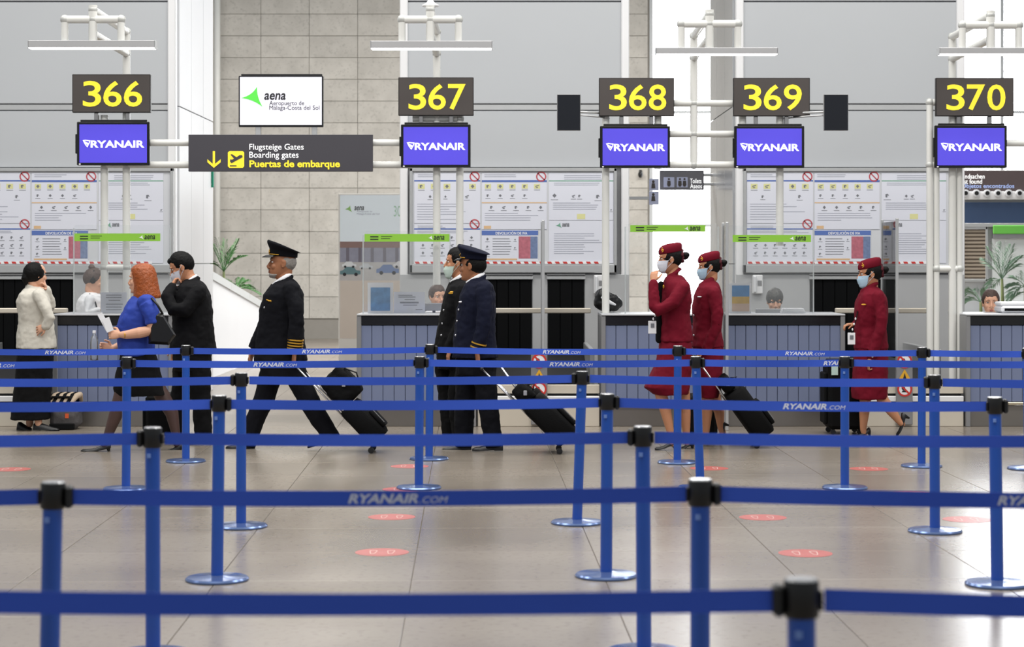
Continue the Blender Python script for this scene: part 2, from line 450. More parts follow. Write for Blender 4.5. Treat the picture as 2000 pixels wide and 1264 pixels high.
def desk(px0, px1, label, side_l=True, side_r=True, depth=0.8):
    X0, X1 = PX(px0, DC), PX(px1, DC)
    r = empty('check_in_desk', ((X0 + X1) / 2, DC + depth / 2, 0), label, 'check-in desk', 'row of check-in desks')
    zt = PZ(615, DC)
    MB().bbox((X0, DC - .03, zt - .008), (X1, DC + depth, zt + .008), .003).build('worktop', mat('worktop_grey', 'b9bbbf', .35, 0, .03, 6), r)
    MB().bbox((X0 + .03, DC - .01, zt - .10), (X1 - .03, DC + .03, zt - .009), .004).build('fascia', M_top, r)
    n = max(3, round((X1 - X0 - .08) / .105)); dx = (X1 - X0 - .08) / n
    z0, z1 = PZ(785, DC), zt - .105
    p0 = MB().bbox((0, 0, 0), (dx - .004, .02, z1 - z0), .004).mesh('front_plank'); p0.materials.append(M_plank)
    o0 = org(r)
    for i in range(n):
        o = bpy.data.objects.new('front_plank', p0); COL.objects.link(o); o.parent = r
        o.location = Vector((X0 + .04 + i * dx, DC, z0)) - o0
    MB().box((X0 + .03, DC + .021, .24), (X1 - .03, DC + .06, zt - .1)).build('carcass', M_dark, r)
    MB().bbox((X0 + .02, DC - .015, PZ(791, DC)), (X1 - .02, DC + .04, PZ(786, DC)), .004).build('foot_rail', M_brass, r)
    MB().bbox((X0 + .03, DC + .03, 0.0), (X1 - .03, DC + .07, PZ(792, DC)), .004).build('kick_plate', M_steel, r)
    for s, on in ((X0, side_l), (X1 - .045, side_r)):
        if on: MB().bbox((s, DC - .02, 0), (s + .045, DC + depth - .02, zt - .009), .005).build('side_panel', M_alud, r)
    return r
desk(104, 338, 'blue grey planked check-in desk under the 366 sign, beside the redhead')
desk(697, 930, 'blue grey planked check-in desk under the 367 sign, partly behind the two officers')
desk(1174, 1405, 'blue grey planked check-in desk under the 368 sign, behind two maroon crew')
desk(1408, 1650, 'blue grey planked check-in desk under the 369 sign, right of the two maroon crew')
desk(1886, 2130, 'blue grey planked check-in desk cut by the right edge, under 370')

# ------------------------------------------------------------------ baggage bays between the desks: conveyor, rail, warning plates
M_belt = mat('black_conveyor_belt', '1b1b1d', 0.55, 0, 0.2, 10)
M_red = mat('warning_red', 'c8332c', 0.5, 0, 0.05, 10)
M_yel = mat('warning_yellow', 'e0a92c', 0.5, 0, 0.05, 10)
M_pw = mat('print_white', 'efeff2', 0.5, 0, 0.02, 10)
M_pk = mat('print_black', '1d1d22', 0.5, 0, 0.05, 10)
def bay(px0, px1, label, plate_px=None):
    X0, X1 = PX(px0, DC), PX(px1, DC)
    r = empty('baggage_conveyor', ((X0 + X1) / 2, DC + 1.3, 0), label, 'conveyor', 'baggage conveyors between the desks')
    # low weighing conveyor in front, inclined one behind
    MB().bbox((X0 + .01, DC + .02, 0.0), (X1 - .01, DC + .10, PZ(791, DC)), .005).build('front_panel', M_cream, r)
    MB().bbox((X0 + .01, DC + .01, PZ(785, DC)), (X1 - .01, DC + .08, PZ(774, DC)), .006).build('bumper_strip', M_white, r)
    MB().bbox((X0 + .02, DC + .06, 0.1), (X1 - .02, DC + 1.25, PZ(770, DC)), .01).build('weighing_belt', M_belt, r)
    MB().bbox((X0 + .01, DC + .03, PZ(769, DC)), (X1 - .01, DC + .07, PZ(752, DC)), .004).build('belt_edge', M_cream, r)
    MB().prism([(X0 + .05, DC + 1.3, .1), (X0 + .05, DC + 2.75, .1), (X0 + .05, DC + 2.75, .62), (X0 + .05, DC + 1.3, .36)], (X1 - X0 - .1, 0, 0)).build('feed_belt', M_belt, r)
    for X in (X0 + .02, X1 - .07):
        MB().bbox((X, DC + 1.0, .05), (X + .05, DC + 2.8, .72), .006).build('side_guard', M_alu, r)
    # horizontal closing rail at desk height
    MB().bbox((X0 + .05, DC + .9, PZ(612, DC + .9)), (X1 - .06, DC + .96, PZ(602, DC + .9)), .008).build('closing_rail', M_cream, r)
    if plate_px:
        a, b = PX(plate_px, DC), PX(plate_px + 32, DC)
        pl = MB().bbox((a, DC - .02, 0.02), (b, DC + .03, PZ(684, DC)), .006).build('warning_pillar', M_alud, r)
        c = (a + b) / 2; yf = DC - .024
        yl, tk = MB(), MB()
        for py in (705, 760):
            rd, wh, bk = MB(), MB(), MB()
            z = PZ(py, DC); wh.disc((c, yf, z), .066); rd.ring((c, yf - .002, z), .056, .074)
            u = .05 * .707
            rd.quad((c - u, yf - .003, z + u + .012), (c - u - .012, yf - .003, z + u), (c + u, yf - .003, z - u - .012), (c + u + .012, yf - .003, z - u))
            bk.disc((c - .012, yf - .001, z + .008), .018); bk.quad((c - .03, yf - .001, z - .03), (c + .03, yf - .001, z - .03), (c + .02, yf - .001, z - .012), (c - .02, yf - .001, z - .012))
            wh.build('sign_disc', M_pw, pl); rd.build('sign_ring', M_red, pl); bk.build('sign_symbol', M_pk, pl, kind='stuff')
        z = PZ(735, DC)
        yl.add([(c - .075, yf, z - .055), (c + .075, yf, z - .055), (c, yf, z + .07)], [(0, 1, 2)])
        tk.add([(c - .018, yf - .002, z - .03), (c + .018, yf - .002, z - .03), (c, yf - .002, z + .035)], [(0, 1, 2)])
        yl.build('sign_triangle', M_yel, pl); tk.build('sign_symbol', M_pk, pl)
    return r
bay(-150, 103, 'baggage conveyor at the left edge beside the cream cardigan woman')
bay(931, 1173, 'baggage conveyor with warning pillar between desks 367 and 368', 1037)
bay(1651, 1885, 'baggage conveyor with round red warning signs beside desk 370', 1750)

# ------------------------------------------------------------------ acrylic screens with green band
M_acr = glassy('clear_acrylic', (.985, .99, .99), haze=0.03)
M_acr2 = glassy('acrylic_edge', (0.85, 0.9, 0.9), haze=0.35, rough=.1)
M_green = mat('green_band', '8cc63f', 0.5, 0, 0.03, 4)
M_green2 = mat('logo_green', '62c442', 0.5, 0, 0.03, 4)
def aena_mark(mb, px, py, s, d):
    """three-pointed curved star, s = pixel height"""
    tips = [(0.0, -1.0), (-1.55, .12), (0.55, 1.0)]
    c = (-0.25, 0.05); pts = []
    for i in range(3):
        a = tips[i]; b = tips[(i + 1) % 3]
        for t in (0, .15, .3, .45, .6, .75, .9):
            mx, my = (a[0] + b[0]) / 2, (a[1] + b[1]) / 2
            qx, qy = mx + (c[0] - mx) * .62, my + (c[1] - my) * .62
            x = (1 - t) ** 2 * a[0] + 2 * t * (1 - t) * qx + t * t * b[0]; y = (1 - t) ** 2 * a[1] + 2 * t * (1 - t) * qy + t * t * b[1]
            pts.append((px + x * s / 2, py + y * s / 2))
    n = len(pts); cc = (px + c[0] * s / 2, py + c[1] * s / 2)
    mb.add([P(x, y, d) for x, y in pts] + [P(cc[0], cc[1], d)], [((i + 1) % n, i, n) for i in range(n)])
def screen(px0, px1, py0, bx0, bx1, by0, by1, label, d=DC + .12, post=None):
    zt = PZ(615, DC) + .01
    r = empty('acrylic_screen', (PX((px0 + px1) / 2, d), d, zt), label, 'screen', 'acrylic screens on the desks')
    a = P(px0, 0, d).x; b = P(px1, 0, d).x; z1 = PZ(py0, d); rr = .04
    pts = [(a, d, zt), (b, d, zt)]
    for cx, s0 in ((b - rr, 0), (a + rr, 1)):
        for k in range(5):
            t = math.pi / 2 * k / 4 + s0 * math.pi / 2
            pts.append((cx + rr * math.cos(t), d, z1 - rr + rr * math.sin(t)))
    MB().prism(pts, (0, .006, 0)).build('pane', M_acr, r)
    MB().bbox((a, d - .006, zt), (a + .012, d + .012, z1 - .03), .002).build('edge_profile', M_acr2, r)
    MB().bbox((b - .012, d - .006, zt), (b, d + .012, z1 - .03), .002).build('edge_profile', M_acr2, r)
    bd = MB().pbox(bx0, bx1, by0, by1, d - .003, d - .001).build('green_band', M_green, r)
    wd = bx1 - bx0; cy = (by0 + by1) / 2; dd = d - .005
    k = MB(); ptext(k, 'aena', bx1 - 31, bx1 - 10, cy - 4, cy + 4, dd, bold=.015, shear=.2)
    for q, ln in ((-3, 16), (2, 16)): k.pquad(bx0 + 11, bx0 + 11 + ln, cy + q, cy + q + 2, dd)
    for q, ln in ((-3, 22), (1, 18)): k.pquad(bx0 + 32, bx0 + 32 + ln, cy + q, cy + q + 1, dd)
    k.build('band_lettering', M_pk, bd, kind='stuff')
    wmk = MB(); aena_mark(wmk, bx1 - 35, cy, 9, dd); wmk.build('band_logo', M_pw, bd)
    return r
screen(143, 334, 440, 145, 313, 456, 471, 'clear acrylic screen with green band in front of the clerk with the high bun')
screen(708, 880, 452, 712, 878, 457, 472, 'clear acrylic screen with green band before the airport totem')
screen(1220, 1404, 437, 1231, 1378, 440, 453, 'tallest clear acrylic screen with green band, behind two maroon crew')
screen(1414, 1590, 441, 1431, 1584, 459, 473, 'clear acrylic screen with green band in front of the dark haired clerk')
# free-standing glass wings beside the desks
def wing(px, d0, d1, py0, label):
    X = PX(px, d0)
    r = empty('glass_partition', (X, (d0 + d1) / 2, 0), label, 'partition', 'glass wings beside the conveyors')
    z1 = PZ(py0, d0)
    MB().box((X - .004, d0, .66), (X + .004, d1, z1)).build('pane', M_acr, r)
    for d in (d0, d1):
        MB().bbox((X - .014, d - .014, 0), (X + .014, d + .014, z1 + .03), .004).build('post', M_alu, r)
    return r
wing(1061, DC + .05, DC + .85, 436, 'clear glass wing with slim posts between desks 367 and 368')
wing(1420, DC - .45, DC - .1, 440, 'clear glass wing with slim posts between desks 368 and 369')
wing(1752, DC + .3, DC + 1.1, 432, 'clear glass wing with slim posts behind the last maroon crew member')

# ------------------------------------------------------------------ overhead tube frames, signs, screens, light bars
DP = 20.0
def tube_frame(label, px, segs, joints, thick=.04):
    r = empty('sign_gantry', (PX(px, DP), DP, 0), label, 'gantry', 'white tube gantries carrying the signs')
    for (a, b, rad) in segs:
        nm = 'pole' if abs(Vector(b).z - Vector(a).z) > .6 else 'cross_tube'
        MB().cyl(a, b, rad, 14).build(nm, M_tube, r, smooth=True, angle=40)
    for j in joints:
        MB().ell(j, (.044, .044, .044), n=12, m=8).build('tube_joint', M_tubej, r, smooth=True)
    return r
def light_rig(px, d_arm, bar_px0, bar_px1, bar_py0, bar_py1, pole_top_py):
    """arms from the pole out to the hanging light bar; returns tube segments and joints"""
    X = PX(px, DP); zt = PZ(pole_top_py, DP); zt2 = zt - .22
    S, Jn = [], []
    zb = PZ((bar_py0), d_arm)
    S += [((X, DP, zt), (X, d_arm, zt + .02), .036), ((X, DP, zt2), (X, d_arm, zt2 + .02), .036)]
    S += [((X, d_arm, zb + .0), (X, d_arm, zt + .06), .04)]
    h = 0.26; zc = zt - .07
    S += [((X - h, d_arm, zc), (X + h, d_arm, zc), .036), ((X - h, d_arm, zb), (X - h, d_arm, zc), .033), ((X + h, d_arm, zb), (X + h, d_arm, zc), .033)]
    Jn += [(X, DP, zt), (X, DP, zt2), (X, d_arm, zt + .02), (X - h, d_arm, zc), (X + h, d_arm, zc), (X, d_arm, zc)]
    return S, Jn
M_lamp = mat('lit_lamp_diffuser', 'ffffff', 0.4, 0, 0.0, 3, emit=3.0)
M_lampb = mat('lamp_housing_grey', 'b6b6b8', 0.4, 0.2, 0.03, 5)
def light_bar(px0, px1, py0, py1, d, label):
    X0, X1 = PX(px0, d), PX(px1, d)
    r = empty('light_bar', ((X0 + X1) / 2, d, PZ(py1, d)), label, 'lamp', 'slim light bars over the desks')
    z0, z1 = PZ(py1, d), PZ(py0, d)
    MB().bbox((X0, d - .06, z0 + .012), (X1, d + .06, z1), .004).build('housing', M_lampb, r)
    MB().bbox((X0 + .004, d - .056, z0), (X1 - .004, d + .056, z0 + .0115), .003).build('diffuser', M_lamp, r)
    for X in (X0 - .006, X1): MB().bbox((X, d - .062, z0), (X + .006, d + .062, z1 + .002), .002).build('end_cap', M_alu, r)
DL = 18.4
zc = PZ(615, DC) + .010
def V(px, py, d=DP): return P(px, py, d)
def pole(px, py0, z1, rad=.038, d=DP): p = P(px, py0, d); return ((p.x, d, z1), (p.x, d, p.z), rad)
def hbar(px0, px1, py, rad=.034, d=DP): return (P(px0, py, d), P(px1, py, d), rad)
S, Jn = light_rig(247, DL, 58, 304, 80, 96, 62)
tube_frame('white tube gantry at far left, left of the granite wall', 225, S + [pole(247, 62, zc), pole(204, 225, zc), hbar(204, 247, 523)], Jn + [V(204, 523), V(247, 523)])
light_bar(58, 304, 80, 96, DL, 'slim grey light bar at far left over the 366 sign')
S, Jn = light_rig(853, DL, 725, 961, 81, 97, 62)
tube_frame('white tube gantry with two poles behind the officers', 870, S + [pole(853, 62, PZ(556, DP)), pole(898, 225, zc), hbar(806, 898, 232)], Jn + [V(898, 232)])
light_bar(725, 961, 81, 97, DL, 'slim grey light bar under the round ceiling sensor')
MB().lathe([(.01, -.02), (.075, -.015), (.08, .0), (.04, .02), (.02, .05)], P(841, 10, DL + .1), 20).build('ceiling_sensor', M_white, smooth=True, loc=P(841, 10, DL + .1), label='round white sensor above the 367 light bar', cat='sensor')
S, Jn = light_rig(1355, DL, 1281, 1517, 94, 108, 70)
tube_frame('white tube gantry joining the 368 and 369 signs with light bar', 1355,
           S + [pole(1355, 70, PZ(326, DP)), pole(1183, 225, zc), pole(1523, 225, PZ(480, DP)), pole(1285, 225, PZ(330, DP)), pole(1450, 225, PZ(330, DP))] +
           [hbar(1285, 1450, y) for y in (202, 262, 322)] + [hbar(1183, 1285, 322), hbar(1450, 1523, 322)],
           Jn + [V(1355, y) for y in (202, 262, 322)] + [V(1183, 322), V(1523, 322)])
light_bar(1281, 1517, 94, 108, DL, 'slim grey light bar hanging between the 368 and 369 signs')
S, Jn = light_rig(1860, DL, 1833, 2075, 94, 108, 72)
tube_frame('white tube gantry of four poles carrying the 370 sign', 1845,
           S + [pole(1860, 72, .33), pole(1874, 225, .33, .03), pole(1816, 196, .33, .034), pole(1829, 280, .33, .03), hbar(1816, 1860, 200), hbar(1816, 1860, 322), hbar(1829, 1874, 525), hbar(1860, 2080, 280)],
           Jn + [V(1816, 200), V(1816, 322), V(1860, 322), V(1829, 525), V(1874, 525), V(1829, 282)])
light_bar(1833, 2075, 94, 108, DL, 'slim grey light bar cut by the right edge over 370')

M_sign = mat('sign_brown_black', '4a4442', 0.45, 0, 0.04, 5)
M_signg = mat('sign_charcoal', '45434a', 0.45, 0, 0.04, 5)
M_digit = mat('sign_yellow_lit', 'ffe83a', 0.5, 0, 0.02, 5, emit=0.25)
M_edge = mat('sign_edge_dark', '2a2727', 0.4, .3, .05, 6)
def counter_sign(px0, px1, py0, py1, num, label, d=DP - .10):
    a = P(px0, py1, d)
    r = empty('desk_number_sign', (PX((px0 + px1) / 2, d), d, a.z), label, 'sign', 'desk number signs')
    MB().pbox(px0, px1, py0, py1, d + .004, d + .06, .004).build('sign_case', M_edge, r)
    MB().pbox(px0 + 1.5, px1 - 1.5, py0 + 1.5, py1 - 1.5, d, d + .0035).build('sign_face', M_sign, r)
    w_ = px1 - px0
    for i, ch in enumerate(num):
        k = MB(); x0 = px0 + w_ * (.135 + i * .262)
        ptext(k, ch, x0, x0 + w_ * .235, py0 + 13, py1 - 11.5, d - .002, bold=.012)
        k.build('digit', M_digit, r)
    for px in (px0 + w_ * .3, px0 + w_ * .7):
        p = P(px, py1, d); MB().bbox((p.x - .02, d + .02, p.z - .08), (p.x + .02, d + .08, p.z), .004).build('hanger', M_alud, r)
M_scr = mat('lit_screen_violet_blue', '5b50e0', 0.3, 0, 0.08, 1.2, emit=0.22)
M_scrw = mat('lit_screen_lettering', 'ffffff', 0.4, 0, 0, 3, emit=0.9)
M_bez = mat('screen_bezel', '0c0c10', 0.3, 0, 0.1, 6)
def harp(mb, px, py, s, d):
    """small winged harp emblem left of the airline name"""
    pts = [(-.5, -.45), (-.15, -.5), (.5, -.42), (.42, -.1), (.1, .5), (-.2, .15)]
    inn = [(-.34, -.33), (-.1, -.36), (.36, -.30), (.30, -.08), (.08, .32), (-.12, .08)]
    V1 = [P(px + x * s, py + y * s, d) for x, y in pts]; V2 = [P(px + x * s, py + y * s, d) for x, y in inn]
    n = len(pts); mb.add(V1 + V2, [(i, (i + 1) % n, n + (i + 1) % n, n + i) for i in range(n)])
    for t in (.25, .5, .75):
        a = V2[0].lerp(V2[5], t); b = V2[3].lerp(V2[4], t); mb.quad(a, b, b + Vector((0, 0, .006)), a + Vector((0, 0, .006)))
def monitor(px0, px1, py0, py1, label, d=DP - .12, slant=2):
    b = P(0, py1, d)
    r = empty('flat_screen', (PX((px0 + px1) / 2, d), d, b.z), label, 'monitor', 'blue airline screens over the desks')
    MB().pbox(px0, px1, py0 + 4, py1, d, d + .05, .006).build('bezel', M_bez, r)
    MB().pbox(px0 + 7, px1 - 5, py0, py0 + 4.5, d + .01, d + .045, .003).build('top_housing', M_black, r)
    MB().pbox(px0 + 12, px1 - 12, py0 + 8, py1 - 8, d + .05, d + .11, .01).build('back_housing', M_black, r)
    MB().pbox(px0 - 3, px0 + 1, py0 + 28, py0 + 66, d + .03, d + .06, .003).build('side_bracket', M_black, r)
    MB().pquad(px0 + 5, px1 - 5, py0 + 9, py1 - 5, d - .002).build('screen', M_scr, r)
    cy = (py0 + py1) / 2 + 3; k = MB()
    ptext(k, 'RYANAIR', px0 + 27, px1 - 10, cy - 7, cy + 7, d - .005, bold=.03)
    harp(k, px0 + 19, cy - 1, 15, d - .005); k.build('screen_lettering', M_scrw, r)
    lo = MB().pbox(px0 + 4, px0 + 7.5, py1 - 3.5, py1 - 1, d - .003, d).build('indicator', M_pw, r)
for px0, px1, py0, py1, num, mx0, mx1, my0, my1 in (
        (141, 294, 145, 220, '366', 150, 292, 234, 323), (778, 925, 151, 226, '367', 783, 919, 239, 327),
        (1170, 1317, 152, 227, '368', 1172, 1309, 242, 328), (1432, 1582, 152, 227, '369', 1434, 1571, 242, 328),
        (1828, 1980, 152, 227, '370', 1826, 1967, 241, 328)):
    where = {'366': 'far left, above the cardigan woman and the redhead', '367': 'right of the boarding gates sign', '368': 'above the two maroon crew walking together',
             '369': 'above the dark haired clerk', '370': 'at the far right edge'}[num]
    counter_sign(px0, px1, py0, py1, num, 'dark sign with yellow digits %s, %s' % (num, where))
    monitor(mx0, mx1, my0, my1, 'violet blue airline screen, %s' % where)

# boarding gates sign with its two tubes, white airport screen on top
tr = empty('sign_gantry', (PX(548, DP), DP, 0), 'pair of horizontal white tubes holding the boarding gates sign', 'gantry')
for y in (279, 322): MB().cyl(P(204, y, DP), P(806, y, DP), .034, 14).build('cross_tube', M_tube, tr, smooth=True, angle=40)
d = DP - .10
gs = empty('boarding_gates_sign', (PX(548, d), d, PZ(335, d)), 'long charcoal sign with yellow arrow reading Puertas de embarque', 'sign')
MB().pbox(368, 728, 263, 335, d, d + .05, .004).build('sign_case', M_signg, gs)
k = MB(); ptext(k, 'Puertas de embarque', 487, 664, 313, 331, d - .003, bold=.03)
k.build('yellow_lettering', M_digit, gs, kind='stuff'); k = MB()
k.pquad(415.5, 420, 295, 322, d - .003)
k.ppoly([(405, 311), (405, 317), (417.7, 328), (431, 317), (431, 311), (417.7, 322)], d - .003)
k.build('arrow_pictogram', M_digit, gs)
k = MB(); a = 445; b = 477; t, e = 295, 328; q = 3
k.ppoly([(a + q, t), (a, t + q), (a, e - q), (a + q, e), (b - q, e), (b, e - q), (b, t + q), (b - q, t)][::-1], d - .003); k.build('pictogram_plate', M_digit, gs)
k = MB()
k.ppoly([(449, 315), (452, 319), (474, 307), (473, 303), (468, 303), (462, 307), (453, 301), (450, 302), (457, 310), (453, 312), (450, 311)][::-1], d - .005)
k.pquad(449, 462, 323, 325, d - .005); k.build('aeroplane_pictogram', M_signg, gs)
k = MB(); ptext(k, 'Flugsteige Gates', 487, 593, 281, 296, d - .003); ptext(k, 'Boarding gates', 487, 583, 296.5, 312, d - .003)
k.build('white_lettering', M_scrw, gs, kind='stuff')
d = DP - .08
r = empty('airport_screen', (PX(548, d), d, PZ(263, d)), 'white airport logo screen standing on the boarding gates sign', 'monitor')
MB().pbox(466, 631, 148, 248, d, d + .06, .006).build('bezel', M_bez, r)
MB().pbox(471, 629, 144.5, 148.5, d + .01, d + .05, .003).build('top_housing', M_black, r)
MB().pquad(468.5, 628.5, 150.5, 244, d - .002).build('screen', mat('lit_screen_white', 'ecebf8', .3, 0, .02, 2, emit=.35), r)
for px in (503, 613): MB().pbox(px - 4, px + 6, 247, 264, d + .01, d + .05, .003).build('stand_post', M_alu, r)
k = MB(); aena_mark(k, 502, 189, 40, d - .005); k.build('logo_star', mat('lit_logo_green', '55cc48', .4, 0, .02, 3, emit=.5), r)
k = MB(); ptext(k, 'aena', 516, 558, 182, 195, d - .005, bold=.02, shear=.18)
ptext(k, 'Aeropuerto de', 526, 594, 197, 208, d - .005); ptext(k, 'Málaga-Costa del Sol', 526, 624, 206, 217, d - .005)
k.build('screen_lettering', M_pk, r)
# dark portrait screens on swing arms
for px0, px1, hx, lab in ((1088, 1134, 1190, 'dark portrait screen on a swing arm, before the centre panels'), (1609, 1657, 1530, 'dark portrait screen on a swing arm, right of the 369 sign')):
    d = DP - .25
    r = empty('portrait_screen', (PX((px0 + px1) / 2, d), d, PZ(255, d)), lab, 'monitor', 'dark portrait screens')
    MB().pbox(px0, px1, 184, 255, d, d + .04, .004).build('housing', M_alud, r)
    MB().pbox(px0 + 1, px1 - 1, 185, 254, d - .004, d - .0005).build('screen', mat('dark_glass_screen', '191b22', .15, 0, .1, 3), r)
    e = px1 if hx > px1 else px0
    s = 1 if hx > px1 else -1
    MB().tube([P((px0 + px1) / 2, 218, d + .06), P(e + s * 6, 219, d + .06), P(hx, 222, DP + .02)], .012, 8).build('swing_arm', M_alu, r, smooth=True)
    MB().tube([P((px0 + px1) / 2, 224, d + .06), P(e + s * 14, 226, d + .06), P(hx, 231, DP + .02)], .009, 8).build('swing_arm', M_alu, r, smooth=True)
    MB().pbox((px0 + px1) / 2 - 6, (px0 + px1) / 2 + 6, 212, 228, d + .04, d + .075, .004).build('mount_plate', M_black, r)
# ------------------------------------------------------------------ notice boards on the blocks
M_paper = mat('poster_paper', 'dcdee9', 0.45, 0, 0.02, 3)
M_blue = mat('poster_blue', '5872b4', 0.5, 0, 0.04, 6)
M_grn = mat('poster_green', '6fa58c', 0.5, 0, 0.04, 6)
M_gtxt = mat('poster_grey_type', 'a3a6b4', 0.6, 0, 0.05, 6)
M_icony = mat('poster_icon_yellow', 'd9d79c', 0.6, 0, 0.05, 6)
M_icon = mat('poster_icon_dark', '74767d', 0.6, 0, 0.08, 6)
M_pring = mat('poster_red', 'bb4f58', 0.5, 0, 0.05, 6)
M_och = mat('poster_ochre', 'd8b48a', 0.6, 0, 0.05, 6)
M_pink = mat('poster_pink', 'b56a78', 0.6, 0, 0.35, 30)
M_bp = mat('poster_slate_blue', '6e7ea2', 0.6, 0, 0.35, 30)
rs = random.Random(3)
def notice_board(off, x_lo, x_hi, label):
    d = DB - .01
    r = empty('notice_board', (PX((x_lo + x_hi) / 2, d), d, PZ(531, d)), label, 'notice board', 'notice boards behind the desks')
    MB().pbox(x_lo, x_hi, 331, 531, d - .02, d + .02).build('back_plate', mat('board_grey_white', 'cfd1d6', .5, 0, .02, 3), r)
    for a, b, c, e in ((x_lo, x_hi, 328, 335), (x_lo, x_hi, 517, 533), (x_lo, x_lo + 6, 328, 533), (x_hi - 6, x_hi, 328, 533)):
        MB().pbox(a, b, c, e, d - .045, d + .01, .006).build('board_frame', M_alu, r)
    f = d - .022
    def X(v): return v + off
    def poster(a, b, c, e): return MB().pbox(max(X(a), x_lo + 6), min(X(b), x_hi - 6), c, e, f - .004, f).build('poster', M_paper, r)
    g1, g2 = f - .0055, f - .0065
    def lines(mb, a, b, y0, y1, step, jit=.35):
        y = y0
        while y < y1:
            mb.pquad(X(a), X(a + (b - a) * (1 - jit * rs.random())), y, y + 1.1, g1); y += step
    def ring(po, cx, cy):
        k = MB(); c = P(X(cx), cy, g2); q = d / F
        k.ring(c, 7.6 * q, 10 * q); u = 6.2 * q
        k.quad((c.x - u, g2, c.z + u + .009), (c.x - u - .009, g2, c.z + u), (c.x + u, g2, c.z - u - .009), (c.x + u + .009, g2, c.z - u)); k.build('prohibition_ring', M_pring, po)
    def bar(po, a, b, y0, y1, m, nm='printed_bar'): MB().pquad(max(X(a), x_lo + 6), X(b), y0, y1, g1).build(nm, m, po)
    def icons(po, cells, plate=None):
        k, pl = MB(), MB()
        for cx, cy, s in cells:
            if plate: pl.pquad(X(cx - s), X(cx + s), cy - s * .75, cy + s * .75, g1)
            t = rs.random()
            if t < .4: k.ppoly([(X(cx - s * .5), cy + s * .4), (X(cx - s * .5), cy - s * .4), (X(cx + s * .1), cy - s * .5), (X(cx + s * .5), cy), (X(cx), cy - s * .1), (X(cx + .1), cy + s * .5)], g2)
            elif t < .7: k.ppoly([(X(cx), cy - s * .6), (X(cx - s * .55), cy), (X(cx), cy + s * .6), (X(cx + s * .55), cy)], g2)
            else:
                k.ppoly([(X(cx - s * .6), cy - s * .1), (X(cx + s * .6), cy - s * .5), (X(cx + s * .6), cy - s * .2), (X(cx - s * .6), cy + s * .2)], g2); k.pquad(X(cx - s * .4), X(cx + s * .3), cy + s * .25, cy + s * .5, g2)
            k.pquad(X(cx - s), X(cx + s), cy + s * 1.1, cy + s * 1.1 + .8, g1)
        if plate: pl.build('icon_plates', plate, po, kind='stuff')
        k.build('printed_icons', M_icon, po, kind='stuff')
    if off > -800:
        vis_a = True
    # A: dangerous goods, two sheets
    po = poster(809, 938, 338, 436); k = MB()
    lines(k, 816, 868, 341, 348, 3.6, .2); ring(po, 927, 345); bar(po, 809, 938, 352, 354.5, M_blue)
    icons(po, [(823 + i * 25, 364, 6.5) for i in range(5)], M_icony); icons(po, [(840, 384, 5), (870, 384, 4), (912, 384, 6)])
    lines(k, 815, 925, 398, 432, 5, .6); k.build('printed_text', M_gtxt, po, kind='stuff')
    po = poster(809, 938, 437.5, 514); k = MB()
    lines(k, 816, 870, 441, 446, 3.4, .2); ring(po, 927, 438); bar(po, 809, 938, 446, 448.5, M_blue); lines(k, 815, 930, 451, 456, 3)
    icons(po, [(826 + (i % 6) * 19, 464 + (i // 6) * 15, 5) for i in range(18)]); k.build('printed_text', M_gtxt, po, kind='stuff')
    # B: forbidden articles and tax refund sheet
    po = poster(941, 1068, 338, 448); k = MB()
    lines(k, 946, 1012, 341, 348, 3.6, .2); ring(po, 1057, 345); bar(po, 941, 1068, 352, 356, M_blue)
    icons(po, [(953 + i * 24, 364, 6) for i in range(5)], M_icony); icons(po, [(953 + i * 24, 382, 5) for i in range(4)]); bar(po, 941, 1068, 395, 397, M_och)
    icons(po, [(960 + i * 24, 405, 5.5) for i in range(5)]); lines(k, 947, 1058, 416, 434, 4.5, .6); k.build('printed_text', M_gtxt, po, kind='stuff')
    bar(po, 945, 959, 441, 447, M_och)
    po = poster(941, 1051, 449, 510); bar(po, 941, 1051, 450.5, 459.5, M_blue)
    k = MB(); ptext(k, 'DEVOLUCIÓN DE IVA', X(968), X(1030), 451.5, 458.5, g2, bold=.02); k.build('printed_heading', M_pw, po)
    k = MB(); lines(k, 962, 1000, 466, 500, 5, .15); k.build('printed_text', M_icon, po, kind='stuff'); icons(po, [(952, 467, 4.5), (952, 482, 4), (952, 496, 4.5), (1006, 468, 3), (1006, 484, 3)])
    bar(po, 1013, 1036, 462, 505, M_pink, 'printed_picture'); bar(po, 1036, 1050, 462, 505, M_bp, 'printed_picture'); bar(po, 945, 1010, 505, 508, M_och)
    # C: passenger rights sheet
    po = poster(1072, 1198, 338, 430); k = MB()
    lines(k, 1102, 1180, 342, 350, 3.6, .1); bar(po, 1072, 1198, 352.5, 354.2, M_grn); lines(k, 1082, 1172, 357, 364, 3.6, .05)
    icons(po, [(1083, 382, 7), (1120, 383, 5), (1132, 383, 5), (1168, 384, 7), (1194, 410, 3)]); lines(k, 1080, 1176, 396, 412, 4, .3); k.build('printed_text', M_gtxt, po, kind='stuff'); bar(po, 1127, 1143, 418, 428, M_icony)
    po = poster(1072, 1198, 431, 514); k = MB(); aena_mark(k, X(1094), 440, 11, g2); k.build('printed_logo', M_grn, po)
    k = MB(); ptext(k, 'aena', X(1098), X(1112), 436, 443, g2, bold=.03, shear=.2); k.build('printed_heading', M_icon, po)
    k = MB(); lines(k, 1082, 1176, 456, 496, 4.3, .4); k.build('printed_text', M_gtxt, po, kind='stuff')
    # red and white barrier tape along the lower edge
    tp = MB().pbox(max(X(809), x_lo + 6), X(1176), 510.5, 515.5, f - .011, f - .008).build('barrier_tape', M_pw, r)
    k = MB()
